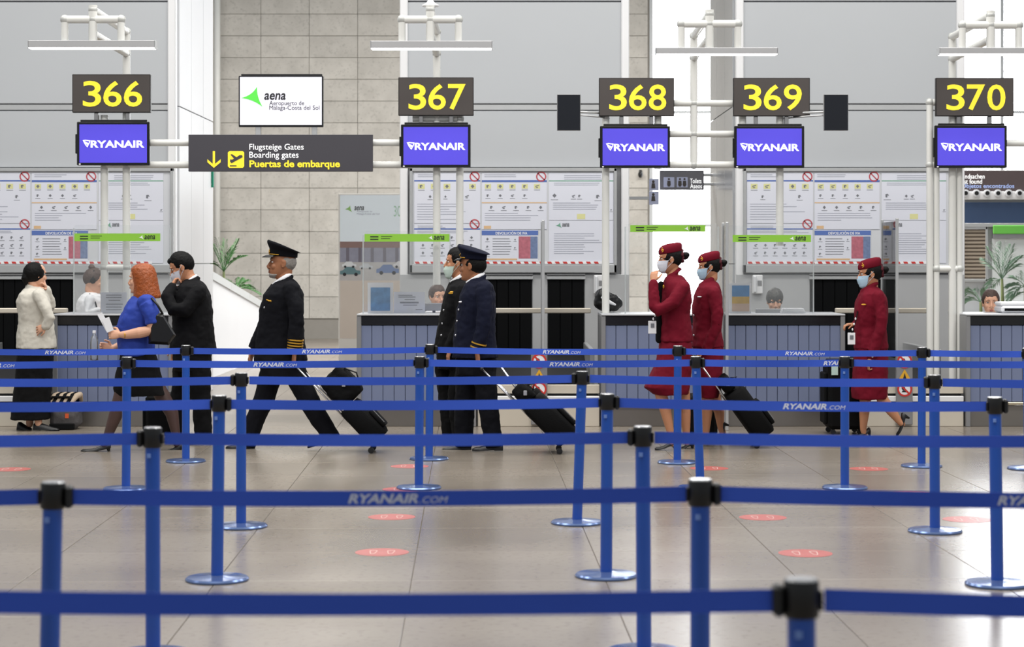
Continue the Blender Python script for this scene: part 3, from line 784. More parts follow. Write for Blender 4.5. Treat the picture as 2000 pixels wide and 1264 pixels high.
    for i in range(24):
        x = X(812 + i * 15.2)
        if x > x_lo + 6: k.ppoly([(x, 515), (x + 8, 515), (x + 6, 511), (x - 2, 511)], f - .0125)
    k.build('tape_stripes', M_red, tp, kind='stuff')
notice_board(-879, -70, 338, 'notice board with posters behind the cream cardigan woman')
notice_board(0, 800, 1205, 'notice board with posters behind the two officers')
notice_board(650, 1452, 1862, 'notice board with posters behind the last maroon crew member')

# ------------------------------------------------------------------ airport totem with printed picture
d = 27.4
r = empty('airport_totem', (PX(735, d), d + .15, 0), 'tall pale airport totem with car park picture behind desk 367', 'totem')
MB().bbox((PX(661, d), d, 0), (PX(812, d), d + .3, PZ(378, d)), .01).build('totem_body', M_cream if False else mat('totem_pale', 'd6d2cb', .5, 0, .03, 3), r)
f = d - .003
MB().pquad(664, 809, 381, 480, f).build('printed_sky', mat('print_pale_sky', 'e6eff4', .5, 0, .03, 2), r)
MB().pquad(664, 809, 472, 484, f - .002).build('printed_roof', mat('print_roof_brown', '8a6f68', .5, 0, .06, 8), r)
MB().pquad(664, 809, 484, 512, f).build('printed_hall', mat('print_hall_grey', '8f8f9e', .5, 0, .2, 12), r)
MB().pquad(664, 809, 512, 548, f).build('printed_car_park', mat('print_asphalt', 'b9b6b4', .5, 0, .1, 9), r)
MB().pquad(664, 809, 548, 661, f).build('printed_ground', mat('print_sand', 'cbbfb3', .5, 0, .04, 3), r)
for i in range(6): MB().pquad(676 + i * 24, 682 + i * 24, 484, 512, f - .002).build('printed_column', mat('print_column', '6f6a75', .5, 0, .05, 6), r)
def pcar(x, y, w, c):
    h = w * .36; k = MB()
    k.ppoly([(x, y), (x + w, y), (x + w, y - h * .5), (x + w * .8, y - h * .55), (x + w * .68, y - h), (x + w * .3, y - h), (x + w * .14, y - h * .55), (x, y - h * .45)], f - .004); k.build('printed_car', mat('print_car_' + c, c, .5, 0, .08, 9), r)
    for q in (.22, .78): MB().disc(P(x + w * q, y, f - .006), w * .085 * d / F, 12).build('printed_wheel', M_pk, r)
pcar(664, 536, 40, '5f7f84'); pcar(668, 521, 28, 'd8dadb'); pcar(702, 524, 26, 'c4c8cc'); pcar(735, 533, 44, '6b7fa8'); pcar(768, 521, 30, 'd4d4d6')
k = MB(); aena_mark(k, 684, 408, 14, f - .002); k.build('printed_logo', M_grn if False else mat('print_leaf_green', '8dbb6a', .5, 0, .04, 6), r)
k = MB(); ptext(k, 'aena', 692, 711, 403, 411, f - .002, bold=.015, shear=.2); k.build('printed_name', M_pk, r)
k = MB(); ptext(k, 'Aeropuerto de', 697, 727, 411.5, 415.5, f - .002); ptext(k, 'Málaga-Costa del Sol', 697, 741, 416, 420.5, f - .002); k.build('printed_subtitle', M_gtxt, r)
k = MB(); ptext(k, '30', 769, 783, 402, 423, f - .002); k.build('printed_emblem', mat('print_mint', 'a9cbb4', .5, 0, .04, 6), r)

# ------------------------------------------------------------------ toilets sign, pictogram flag sign, exit sign
d = 25.0
r = empty('toilets_sign', (PX(1331, d), d, PZ(370, d)), 'grey toilets sign hanging in the bright gap', 'sign')
MB().pbox(1289, 1375, 333, 371, d, d + .08, .006).build('sign_case', mat('sign_mid_grey', '77767c', .5, 0, .04, 5), r)
for py in (342, 360): MB().cyl(P(1370, py, d + .04), P(1396, py, d + .04), .02, 10).build('wall_bracket', M_alu, r)
for a, b in ((1296, 1317), (1322, 1343)):
    pl = MB().pbox(a, b, 346, 366, d - .004, d - .001).build('pictogram_plate', mat('pictogram_pale_blue', 'c7cdea', .5, 0, .03, 5), r)
    xs_ = ((a + b) / 2,) if a < 1300 else (a + 6, b - 6)
    for x in xs_:
        MB().disc(P(x, 350, d - .006), .014, 10).build('figure_head', M_sign, pl)
        MB().ppoly([(x - 3.6, 361), (x - 2, 364.5), (x + 2, 364.5), (x + 3.6, 361), (x + 3, 353), (x - 3, 353)], d - .006).build('figure_body', M_sign, pl)
k = MB(); ptext(k, 'Toilets', 1348, 1370, 349, 358, d - .003); ptext(k, 'Aseos', 1348, 1371, 359, 368, d - .003); k.build('sign_lettering', M_scrw, r)
d = 24.9
r = empty('pictogram_flag_sign', (PX(1279, d), d, PZ(400, d)), 'small pale blue pictogram plates hanging beside the granite pier', 'sign')
for a, b in ((349, 372), (374, 400)):
    pl = MB().pbox(1268, 1287, a, b, d, d + .03, .003).build('pictogram_plate', mat('pictogram_pale_blue', 'c7cdea'), r)
    MB().disc(P(1276, a + 6, d - .003), .018, 10).build('figure_head', M_sign, pl)
    MB().ppoly([(1272, a + 19), (1280, a + 19), (1279, a + 9), (1273, a + 9)], d - .003).build('figure_body', M_sign, pl)
MB().bbox((PX(1205, d), d + .005, PZ(390, d)), (PX(1269, d), d + .025, PZ(384, d)), .004).build('wall_bracket', M_alu, r)
d = 25.15
r = empty('exit_sign', (PX(409, d), d, PZ(366, d)), 'small green emergency exit sign beside the white end wall', 'sign')
MB().pbox(398, 417, 330, 366, d, d + .05, .004).build('sign_case', mat('exit_green', '1d8a6b', .5, 0, .04, 5, emit=.15), r)
MB().ppoly([(404, 358), (413, 358), (413, 361), (404, 361)], d - .003).build('pictogram_door', M_pw, r)
MB().ppoly([(404, 352), (407, 352), (409, 342), (412, 346), (410, 338), (406, 340)], d - .003).build('pictogram_runner', M_pw, r)
MB().pbox(396, 402, 340, 356, d + .05, d + .09, .004).build('wall_bracket', M_alu, r)
# camera on the granite pier
r = MB().ell(P(1251, 341, DW - .1), (.05, .07, .07)).bbox((PX(1248, DW), DW - .05, PZ(338, DW)), (PX(1254, DW), DW + .01, PZ(332, DW)), .01).build('security_camera', M_black, smooth=True, loc=P(1251, 341, DW - .1), label='small black security camera on the granite pier', cat='camera')

# ------------------------------------------------------------------ lost and found kiosk at the right edge
d = 33.0
r = empty('lost_property_kiosk', (PX(1985, d), d + 1, 0), 'grey lost and found kiosk with dark sign, nozzles and blue band', 'kiosk')
MB().bbox((PX(1876, d), d + .05, 0), (PX(2140, d), d + 2.2, PZ(332, d)), .01).build('kiosk_wall', mat('kiosk_grey', 'b7b9ba', .5, 0, .03, 3), r)
MB().pbox(1876, 2140, 333, 373, d - .02, d + .04, .006).build('fascia_sign', mat('kiosk_sign_brown', '55494a', .5, 0, .05, 5), r)
k = MB(); ptext(k, 'Fundsachen', 1875, 1923, 340, 349, d - .025); ptext(k, 'Lost found', 1872, 1918, 350, 359, d - .025); k.build('white_lettering', M_scrw, r, kind='stuff')
k = MB(); ptext(k, 'Objetos encontrados', 1878, 1981, 359, 370, d - .025, bold=.01); k.build('blue_lettering', mat('sign_pale_blue_type', 'a9bdf0', .5, 0, .02, 5, emit=.3), r)
MB().pbox(1876, 2140, 374, 390, d - .03, d + .04, .006).build('nozzle_duct', M_white, r)
for i in range(13):
    p = P(1885 + i * 21, 377.5, d - .035)
    nz_ = MB().lathe([(.028, 0), (.062, .01), (.062, .05), (.03, .055)], (0, 0, 0), 16).xf(Matrix.Translation(p) @ Matrix.Rotation(math.pi / 2, 4, 'X')).build('air_nozzle', M_panelw, r, smooth=True, angle=40)
    MB().disc(p + Vector((0, -.057, 0)), .036, 14).build('nozzle_core', M_black, nz_)
MB().pbox(1876, 2140, 395, 436, d - .02, d + .04, .004).build('blue_band', mat('kiosk_dark_blue', '34496b', .5, 0, .04, 3), r)
MB().pbox(1876, 2140, 436, 443, d - .04, d + .04, .004).build('shelf_edge', M_alu, r)
wn = MB().pbox(1882, 1926, 446, 546, d + .0, d + .045).build('window_recess', mat('kiosk_window_brown', '6f6154', .5, 0, .1, 6), r)
for i in range(13): MB().pbox(1883, 1925, 450 + i * 7.3, 454 + i * 7.3, d - .012, d - .002, .002).build('blind_slat', mat('blind_slat_beige', 'a79a8a', .5, 0, .06, 7), wn)
for a, b, c, e in ((1878, 1929, 443, 448), (1878, 1929, 545, 550), (1925, 1930, 443, 640), (1878, 1882, 443, 550)):
    MB().pbox(a, b, c, e, d - .03, d + .04, .004).build('window_frame', M_alu, r)
MB().pbox(1938, 2120, 466, 640, d - .01, d + .04).build('white_board', mat('kiosk_white_board', 'dfe3e3', .4, 0, .02, 3), r)
MB().pbox(1940, 2120, 440, 457, d - .06, d - .02, .01).build('green_band', mat('kiosk_green', '6cc24f', .5, 0, .04, 4), r)
MB().pbox(1940, 2120, 457, 466, d - .05, d - .02, .004).build('band_under_strip', M_alud, r)  # solid dull aluminium strip below the green band
MB().pbox(1878, 2120, 612, 700, d - .3, d + .0, .01).build('kiosk_ledge', M_panelw, r)

# ------------------------------------------------------------------ palms
M_leaf = mat('palm_leaf', '3f7038', .5, 0, .25, 9)
M_leaf2 = mat('palm_leaf_grey', '6d8a73', .5, 0, .2, 9)
M_stem = mat('palm_stem', '6f7a4a', .6, 0, .15, 9)
def frond(base, tip, droop, n, ll, m, root, rnd):
    base, tip = Vector(base), Vector(tip); k = MB(); L = (tip - base).length
    pts = []
    for i in range(9):
        t = i / 8; p = base.lerp(tip, t); p.z += droop * (t - t * t) * 2 * L * .5; pts.append(p)
    k.tube(pts, [.009 - .007 * i / 8 for i in range(9)], 5)
    side = (tip - base).cross(Vector((0, 0, 1))); side = side.normalized() if side.length > 1e-3 else Vector((1, 0, 0))
    for i in range(n):
        t = .2 + .8 * i / (n - 1); q = t * 8; a = int(min(q, 7)); p = pts[a].lerp(pts[a + 1], q - a); tg = (pts[a + 1] - pts[a]).normalized()
        for s in (-1, 1):
            dirv = (tg * 1.0 + side * s * .75 + Vector((0, rnd.uniform(-.2, .2), rnd.uniform(-.1, .25)))).normalized()
            l = ll * (1 - .45 * abs(t - .5) * 2) * rnd.uniform(.85, 1.1); wv = dirv.cross(side).normalized() * .011
            wv = (wv + Vector((.006, 0, .006))).normalized() * .012
            e = p + dirv * l + Vector((0, 0, -.12 * l)); mpt = p + dirv * l * .5 + Vector((0, 0, .02))
            k.add([p, mpt + wv, e, mpt - wv], [(0, 1, 2, 3)])
    return k.build('frond', m, root)
def palm(px, py0, d, top, fronds, label, m, ll=.26):
    b = P(px, py0, d); rnd = random.Random(px)
    r = empty('palm', b, label, 'plant', 'palms')
    hub = P(px, top, d)
    MB().tube([b, b.lerp(hub, .5) + Vector((.01, 0, 0)), hub], [.035, .028, .02], 8).build('stem', M_stem, r, smooth=True)
    for (fx, fy, dy, dr) in fronds: frond(hub if fy < top + 30 else b.lerp(hub, .35), P(fx, fy, d + dy), dr, 13, ll, m, r, rnd)
palm(437, 605, 32.5, 530, [(411, 473, .1, .2), (425, 470, -.2, .1), (440, 474, .15, 0), (463, 472, .2, .1), (477, 502, -.1, .5), (408, 515, .1, .5), (452, 490, -.3, .2)], 'young palm standing in the planter behind the parapet', M_leaf, .2)
palm(462, 600, 34.3, 565, [(440, 548, .2, .3), (470, 545, .3, .3), (490, 562, -.2, .5), (505, 575, .2, .5), (450, 560, -.3, .4), (480, 550, .3, .3)], 'low spreading palm further down the planter', M_leaf, .2)
for px, top, fr, lab in ((1957, 545, [(1930, 490, .1, .1), (1943, 482, -.2, .05), (1958, 480, .1, 0), (1975, 484, .2, .1), (1990, 505, .1, .3), (1925, 510, -.2, .2), (1985, 520, .2, .3), (1935, 560, .3, .4), (1990, 575, .1, .4)], 'tall potted palm before the kiosk window'),
                         (1915, 590, [(1892, 575, .1, .8), (1900, 568, .2, .6), (1925, 572, -.1, .6), (1890, 590, .1, .6)], 'low drooping palm left of the clerk at the right edge'),
                         (2002, 560, [(1975, 560, .1, .4), (1985, 545, -.1, .3), (2000, 535, .2, .2), (2015, 540, .1, .2), (1975, 580, .2, .5), (2030, 560, .1, .4)], 'palm cut by the right picture edge')):
    palm(px, 640, 31.0, top, fr, lab, M_leaf2, .25)
for px, lab in ((1915, 'pale planter pot under the low drooping palm'), (1957, 'pale planter pot under the tall palm'), (2002, 'pale planter pot at the right picture edge')):
    b = P(px, 640, 31.0); MB().lathe([(.10, 0), (.135, b.z - .05), (.14, b.z + .02), (.12, b.z + .02), (.115, b.z - .01)], (b.x, b.y, 0), 20).build('planter_pot', M_panelw, smooth=True, loc=(b.x, b.y, 0), label=lab, cat='pot', angle=40)
# ------------------------------------------------------------------ people
M_skin = mat('skin_light', 'd9a588', 0.5, 0, 0.06, 14)
M_skin2 = mat('skin_tan', 'bd8462', 0.5, 0, 0.06, 14)
M_skin3 = mat('skin_brown', 'a06a4a', 0.5, 0, 0.06, 14)
M_hairk = mat('hair_black', '060505', 0.6, 0, 0.3, 40, bump=.3, bscale=120, spec=.2)
M_hairb = mat('hair_brown', '46322a', 0.45, 0, 0.3, 40, bump=.5, bscale=120)
M_hairr = mat('hair_copper', '9a4a14', 0.4, 0, 0.35, 30, bump=.6, bscale=90)
M_hairg = mat('hair_grey', '8c8782', 0.5, 0, 0.3, 60, bump=.5, bscale=150)
M_eye = mat('eye_white', 'e8e4e0', 0.3, 0, 0.02, 9)
M_iris = mat('eye_iris', '2a1c14', 0.3, 0, 0.1, 9)
M_lip = mat('lip_pink', 'a9605a', 0.5, 0, 0.05, 9)
M_maskb = mat('face_mask_blue', 'aecbe0', 0.8, 0, 0.04, 12)
M_maskw = mat('face_mask_white', 'd5d9e4', 0.8, 0, 0.04, 12)
M_navy = mat('navy_wool', '0a0b12', 0.85, 0, 0.2, 20, spec=.2)
M_navy2 = mat('navy_wool_lighter', '0e1226', 0.85, 0, 0.2, 20, spec=.2)
M_coal = mat('charcoal_suit', '0d0d10', 0.85, 0, 0.2, 20, spec=.2)
M_maroon = mat('maroon_wool', '69081f', 0.85, 0, 0.12, 16, spec=.2)
M_maroond = mat('maroon_felt', '4a0818', 0.85, 0, 0.12, 16)
M_shirt = mat('white_shirt', 'ebebee', 0.7, 0, 0.03, 12)
M_cream2 = mat('cream_knit', 'cdc8bd', 0.85, 0, 0.08, 30, bump=.3, bscale=200)
M_bluek = mat('royal_blue_knit', '1c3a9c', 0.75, 0, 0.12, 16)
M_blackc = mat('black_cloth', '08080a', 0.85, 0, 0.2, 20, spec=.2)
M_tights = mat('sheer_black_tights', '4a342f', 0.5, 0, 0.15, 20)
M_tan = mat('tan_tights', 'c08a63', 0.5, 0, 0.06, 14)
M_leather = mat('black_leather', '101012', 0.35, 0, 0.15, 20)
M_gold = mat('gold_braid', 'd9a437', 0.35, 0.5, 0.08, 30)
M_silver = mat('silver_metal', 'c8c8cc', 0.3, 0.8, 0.05, 20)

HP = [(-.120, .062, .026, .020), (-.113, .083, .004, .034), (-.098, .091, -.024, .045), (-.080, .0885, -.050, .053), (-.066, .091, -.062, .058), (-.050, .090, -.072, .062),
      (-.030, .087, -.082, .066), (-.012, .083, -.090, .069), (.006, .081, -.097, .071), (.022, .089, -.100, .073), (.045, .089, -.100, .074),
      (.066, .082, -.095, .071), (.085, .066, -.083, .062), (.101, .040, -.060, .045), (.111, .004, -.03, .02)]
def hsec(z):
    for a, b in zip(HP, HP[1:]):
        if a[0] <= z <= b[0]:
            t = (z - a[0]) / (b[0] - a[0]); return [a[k] + (b[k] - a[k]) * t for k in (1, 2, 3)]
    return list((HP[0] if z < HP[0][0] else HP[-1])[1:])
def hpt(th, z, off=0.0):
    xf, xb, w_ = hsec(z); c, a = (xf + xb) / 2, (xf - xb) / 2
    cs, sn = math.cos(th), math.sin(th); e = 2 / 2.35
    x = c + (a + off) * math.copysign(abs(cs) ** e, cs); y = (w_ + off) * math.copysign(abs(sn) ** e, sn)
    return Vector((x, y, z))
def head_shape(mb, M, ear=True):
    k = MB()
    k.loft([[hpt(2 * math.pi * i / 28, z) for i in range(28)] for z, *_ in HP])
    k.tube([(.078, 0, .02), (.092, 0, -.004), (.106, 0, -.028), (.100, 0, -.042)], [.009, .010, .013, .011], 10, True)
    for s in (-1, 1):
        k.ell((.092, s * .011, -.037), (.012, .009, .008))
        k.ell((.062, s * .038, -.028), (.022, .022, .026)); k.ell((.081, s * .03, .026), (.010, .024, .008))
        if ear:
            k.ell((-.010, s * .075, -.006), (.019, .007, .031), Matrix.Rotation(-.2, 3, 'Y')); k.ell((-.006, s * .079, .010), (.012, .006, .014)); k.ell((-.004, s * .076, -.028), (.008, .006, .010))
    k.ell((.091, 0, -.062), (.010, .021, .007)); k.ell((.090, 0, -.074), (.010, .019, .0075)); k.ell((.080, 0, -.103), (.016, .02, .013))
    k.xf(M); mb.add(k.v, k.f)
def hand_shape(mb, wrist, target, palm_n, thumb, curl=.5, sc=1.0, spread=0.0):
    """palm, four fingers and a thumb; target: where the fingers point, thumb: side the thumb leaves from"""
    wv = Vector(wrist); u = (Vector(target) - wv).normalized(); n = Vector(palm_n); n = (n - u * n.dot(u)).normalized()
    s = u.cross(n)
    if s.dot(Vector(thumb)) < 0: s = -s
    k = wv
    L = .092 * sc
    rings = []
    for t, hw, ht in ((-.02, .026, .020), (.1, .029, .019), (.45, .040, .017), (.85, .043, .014), (1.0, .040, .010)):
        c = k + u * L * t; rings.append([c + s * math.cos(a) * hw * sc + n * math.sin(a) * ht * sc for a in (2 * math.pi * i / 12 for i in range(12))])
    mb.loft(rings)
    for i, ln in enumerate((.074, .084, .078, .060)):
        o = (.031 - i * .0205) * sc; p = k + u * L * .9 + s * o; c1 = curl * (1 + .08 * i)
        pts = [p - u * .012]; dirv = (u + s * spread * (1.5 - i) * .3).normalized(); a = 0
        for q, fr in enumerate((.45, .32, .23)):
            a += c1 * (.55, .9, .7)[q]; dq = dirv * math.cos(a) + n * math.sin(a)
            p = p + dq * ln * fr * sc; pts.append(p)
        mb.tube(pts, [.0092 * sc, .0086 * sc, .0078 * sc, .0068 * sc], 8, True)
    p = k + u * L * .18 + s * .026 * sc
    p1 = p + (s * .8 + u * .75 + n * .15).normalized() * .042 * sc; p2 = p1 + (u + s * .25 + n * (.2 + .5 * curl)).normalized() * .032 * sc; p3 = p2 + (u + n * (.3 + .8 * curl)).normalized() * .024 * sc
    mb.tube([p - s * .012 * sc, p1, p2, p3], [.014 * sc, .0115 * sc, .0098 * sc, .008 * sc], 8, True)

def wrinkle(o, strength, size, name='cloth_folds'):
    t = bpy.data.textures.get(name + str(size)) or bpy.data.textures.new(name + str(size), 'CLOUDS')
    t.noise_scale = size
    m = o.modifiers.new('w', 'DISPLACE'); m.texture = t; m.strength = strength; m.mid_level = .5; m.texture_coords = 'LOCAL'
    # folds before decimation
    if 'd' in o.modifiers:
        idx = len(o.modifiers) - 1; o.modifiers.move(idx, idx - 1)

class Person:
    def __init__(s, label, d, gx, skin, group=None):
        s.d = d; s.s = F / d; s.skin = skin
        s.root = empty('person', (PX(gx, d), d, 0), label, 'person', group)
        s.body = MB(); s.slices = None
    def p(s, px, py, lat=0.0): return P(px, py, s.d - lat)
    def m(s, px): return px / s.s
    def ring(s, sl, grow=0.0, shrink=1.0, n=26, e=2.4):
        py, a, b, hw = sl[:4]
        c = s.p((a + b) / 2, py); hx = s.m((b - a) / 2) * shrink + grow; hy = hw * shrink + grow
        off = sl[4] if len(sl) > 4 else 0
        out = []
        for i in range(n):
            t = 2 * math.pi * i / n; cs, sn = math.cos(t), math.sin(t)
            out.append(c + Vector((hx * math.copysign(abs(cs) ** (2 / e), cs), off - hy * math.copysign(abs(sn) ** (2 / e), sn), 0)))
        return out
    def loft(s, mb, slices, grow=0.0, shrink=1.0): mb.loft([s.ring(q, grow, shrink) for q in slices])
    def limb(s, mb, pts, k=1.0, grow=0.0, rnd=True):
        mb.tube([s.p(q[0], q[1], q[2]) for q in pts], [q[3] * k + grow for q in pts], 14, rnd)
    def surf(s, px, py, off=.004):
        sl = s.slices
        for a, b in zip(sl, sl[1:]):
            if a[0] <= py <= b[0]:
                t = (py - a[0]) / (b[0] - a[0]); q = [a[k] + (b[k] - a[k]) * t for k in range(4)]; break
        else: q = sl[-1] if py > sl[-1][0] else sl[0]
        u = max(-.98, min(.98, (px - (q[1] + q[2]) / 2) / ((q[2] - q[1]) / 2)))
        return s.p(px, py, q[3] * (1 - abs(u) ** 2.4) ** (1 / 2.4) + off)
    def head(s, px, py, lat=0, yaw=180, pitch=0, sc=1.0, neck=None, neck_r=.055, ear=True, roll=0):
        c = s.p(px, py, lat)
        s.H = Matrix.Translation(c) @ Matrix.Rotation(math.radians(yaw), 4, 'Z') @ Matrix.Rotation(math.radians(pitch), 4, 'Y') @ Matrix.Rotation(math.radians(roll), 4, 'X') @ Matrix.Scale(sc, 4)
        head_shape(s.body, s.H, ear)
        nb = s.p(*neck); q = s.H @ Vector((-.028, 0, -.045)); q2 = s.H @ Vector((-.022, 0, -.10))
        s.body.tube([q, q2, nb.lerp(q2, .4), nb, nb + Vector((0, 0, -.06))], [neck_r * .95, neck_r, neck_r * 1.03, neck_r * 1.12, neck_r * 1.25], 16)
        s.face()
    def face(s):
        for sg in (-1, 1):
            e = MB().ell((.0715, sg * .031, .006), (.0115, .0125, .0075)).xf(s.H).build('eye', M_eye, s.root, smooth=True)
            MB().ell((.0805, sg * .031, .006), (.0038, .0062, .0062)).xf(s.H).build('iris', M_iris, e, smooth=True)
    def brows(s, m):
        for sg in (-1, 1):
            MB().tube([(.0925, sg * .014, .026), (.092, sg * .03, .031), (.083, sg * .044, .027)], [.0022, .0028, .0015], 6).xf(s.H).build('eyebrow', m, s.root, smooth=True)
    def lips(s, m=None):
        MB().ell((.0965, 0, -.0635), (.006, .020, .0045)).ell((.096, 0, -.0725), (.006, .018, .0055)).xf(s.H).build('lips', m or M_lip, s.root, smooth=True)
    def done(s, voxel=.0048): return soft(s.body, 'body', s.skin, s.root, voxel, 2, .4)
    def cloth(s, mb, name, m, voxel=.008, smooth=4, ratio=.5, wr=.022, ws=.075, label=None):
        o = soft(mb, name, m, s.root, voxel, smooth, ratio, label)
        if wr: wrinkle(o, wr, ws)
        return o
    # --- head wear, hair
    def cap_hair(s, m, rx=.108, ry=.083, rz=.095, c=(-.015, 0, .035), tilt=-50, extra=None, noise=.006):
        k = MB().ell((0, 0, 0), (rx, ry, rz), n=24, m=16).xf(Matrix.Translation(c) @ Matrix.Rotation(math.radians(tilt), 4, 'Y'))
        if extra: extra(k)
        k.xf(s.H); o = soft(k, 'hair', m, s.root, .0055, 2, .5); wrinkle(o, noise, .02, 'hair_strands'); return o
    def mask(s, m, z0=-.118, z1=-.010, drop=0.0):
        fr, bk = [], []
        n, mm = 15, 10
        for j in range(mm):
            z = z0 + (z1 - z0) * j / (mm - 1); a, b = [], []
            for i in range(n):
                th = -1.32 + 2.64 * i / (n - 1); q = hpt(th, max(z, -.1195), .010)
                g = math.exp(-(th / .42) ** 2); bulge = .019 * g * math.exp(-((z + .038) / .045) ** 2)
                q.x += bulge + .0015 * math.sin(j * 2.1); q.z = z + drop * 0; a.append(q); b.append(q - Vector((.004, 0, 0)) - Vector((0, q.y, 0)) * .04)
            fr.append(a); bk.append(b)
        k = MB(); vs = [q for r in fr for q in r] + [q for r in bk for q in r]; N = n * mm; fs = []
        for j in range(mm - 1):
            for i in range(n - 1):
                a = j * n + i; fs += [(a, a + 1, a + n + 1, a + n), (N + a, N + a + n, N + a + n + 1, N + a + 1)]
        k.add(vs, fs); D = Matrix.Translation((0, 0, drop)); k.xf(s.H @ D); o = k.build('face_mask', m, s.root, smooth=True)
        for sg in (-1, 1):
            for zz, ez in ((z1 - .012, .018), (z0 + .022, -.022)):
                p0 = D @ hpt(sg * 1.30, max(zz, -.115), .011)
                MB().tube([p0, (p0 + Vector((-.005, sg * .083, ez))) / 2 + Vector((0, sg * .006, 0)), (-.018, sg * .083, ez)], .0016, 5).xf(s.H).build('ear_loop', m, o)
        return o
    def peaked_cap(s, m, slope=.30):
        r = MB(); R = []
        for a, b, z in ((.104, .084, .050), (.106, .087, .062), (.107, .088, .088), (.112, .098, .098), (.128, .122, .116), (.130, .124, .124), (.122, .116, .131), (.06, .06, .134)):
            R.append([Vector((-.010 + a * math.cos(t), b * math.sin(t), z + (slope * (a * math.cos(t) - .0) * max(0, (z - .085) / .045) + .06 * a * math.cos(t)))) for t in (2 * math.pi * i / 32 for i in range(32))])
        r.loft(R); cap = r.xf(s.H).build('peaked_cap', m, s.root, smooth=True)
        v = MB(); top, bot = [], []
        for i in range(15):
            t = -1.15 + 2.3 * i / 14; inn = Vector((-.010 + .106 * math.cos(t), .087 * math.sin(t), .056 + .006 * math.cos(t)))
            out = Vector((-.005 + .160 * math.cos(t * .88), .092 * math.sin(t), .046 - .004 * math.cos(t)))
            top.append((inn, (inn + out) / 2 + Vector((0, 0, .006)), out)); bot.append((inn - Vector((0, 0, .004)), (inn + out) / 2 + Vector((0, 0, .001)), out - Vector((0, 0, .004))))
        vs = [q for a in top for q in a] + [q for a in bot for q in a]; N = 45; fs = []
        for i in range(14):
            for j in range(2):
                a = i * 3 + j; fs += [(a, a + 1, a + 4, a + 3), (N + a, N + a + 3, N + a + 4, N + a + 1)]
            a = i * 3 + 2; fs.append((a, N + a, N + a + 3, a + 3))
        v.add(vs, fs); v.xf(s.H).build('visor', M_leather, cap, smooth=True)
        b = MB().tube([Vector((-.010 + .109 * math.cos(t), .090 * math.sin(t), .060 + .006 * math.cos(t))) for t in (-1.2 + 2.4 * i / 12 for i in range(13))], .0035, 6).xf(s.H).build('chin_braid', M_gold, cap, smooth=True)
        bd = MB().ell((.100, 0, .083), (.006, .017, .019)).ell((.099, .022, .084), (.005, .013, .006)).ell((.099, -.022, .084), (.005, .013, .006)).xf(s.H).build('cap_badge', M_gold, cap, smooth=True)
        return cap
    def crew_hat(s, m):
        R = []
        for a, b, z, c in ((.098, .079, .048, -.004), (.102, .083, .056, -.004), (.103, .084, .080, -.006), (.098, .080, .104, -.012), (.080, .064, .122, -.018), (.045, .035, .130, -.022), (.01, .008, .131, -.022)):
            R.append([Vector((c + a * math.cos(t), b * math.sin(t), z - .10 * a * math.cos(t) + .004)) for t in (2 * math.pi * i / 30 for i in range(30))])
        hat = MB().loft(R).xf(s.H).build('crew_hat', m, s.root, smooth=True)
        T = Matrix.Translation((.062, .076, .078)) @ Matrix.Rotation(.5, 4, 'Z')
        MB().ell((0, 0, 0), (.008, .005, .013)).tube([(.004, 0, .004), (.010, 0, .016), (.004, 0, .024)], .003, 6).tube([(-.002, 0, -.01), (.012, 0, -.014)], .003, 6).ell((.008, 0, .002), (.012, .004, .005)).xf(T).xf(s.H).build('hat_badge', M_gold, hat, smooth=True)
        return hat
    def bun(s, m, c=(-.128, 0, .018), r=.034, scrunchie=None):
        MB().ell(c, (r, r, r), n=16, m=12).ell((c[0] - .006, c[1] + .01, c[2] + .006), (r, r * .9, r * .8), n=16, m=12).xf(s.H).build('hair_bun', m, s.root, smooth=True)
        if scrunchie:
            k = MB(); cc = Vector((c[0] + .026, c[1], c[2] - .004)); pts = []
            for i in range(21):
                t = 2 * math.pi * i / 20; q = .038 + .006 * math.sin(5 * t); pts.append(cc + Vector((.004 * math.sin(7 * t), q * math.cos(t), q * math.sin(t) * 1.15)))
            k.tube(pts, .015, 8).xf(s.H).build('scrunchie', scrunchie, s.root, smooth=True)
    # --- clothing pieces
    def collar(s, front, back, half, r, m, name='shirt_collar', top=None):
        a, b = s.p(*front), s.p(*back); c = (a + b) / 2; u = (a - b) / 2
        pts = [c + u * math.cos(t) + Vector((0, half * math.sin(t), 0)) for t in (2 * math.pi * i / 24 for i in range(25))]
        return MB().tube(pts, r, 8, flat=1.6, up=(0, 0, 1)).build(name, m, s.root, smooth=True)
    def coat_collar(s, mb, front, back, half, r=.017, dy=5):
        a, b = s.p(front[0], front[1] + dy), s.p(back[0], back[1] + dy); c = (a + b) / 2; u = (a - b) / 2
        mb.tube([c + u * 1.08 * math.cos(t) + Vector((0, half * math.sin(t), 0)) for t in (2 * math.pi * i / 24 for i in range(25))], r, 8, flat=1.5, up=(0, 0, 1))
    def rings_on(s, a, b, ts, r0, r1, w_, m, name):
        a, b = Vector(a), Vector(b)
        for t in ts:
            q = a.lerp(b, t); u = (b - a).normalized(); r_ = r0 + (r1 - r0) * t
            MB().tube([q - u * w_, q + u * w_], r_, 20).build(name, m, s.root, smooth=True, angle=40)
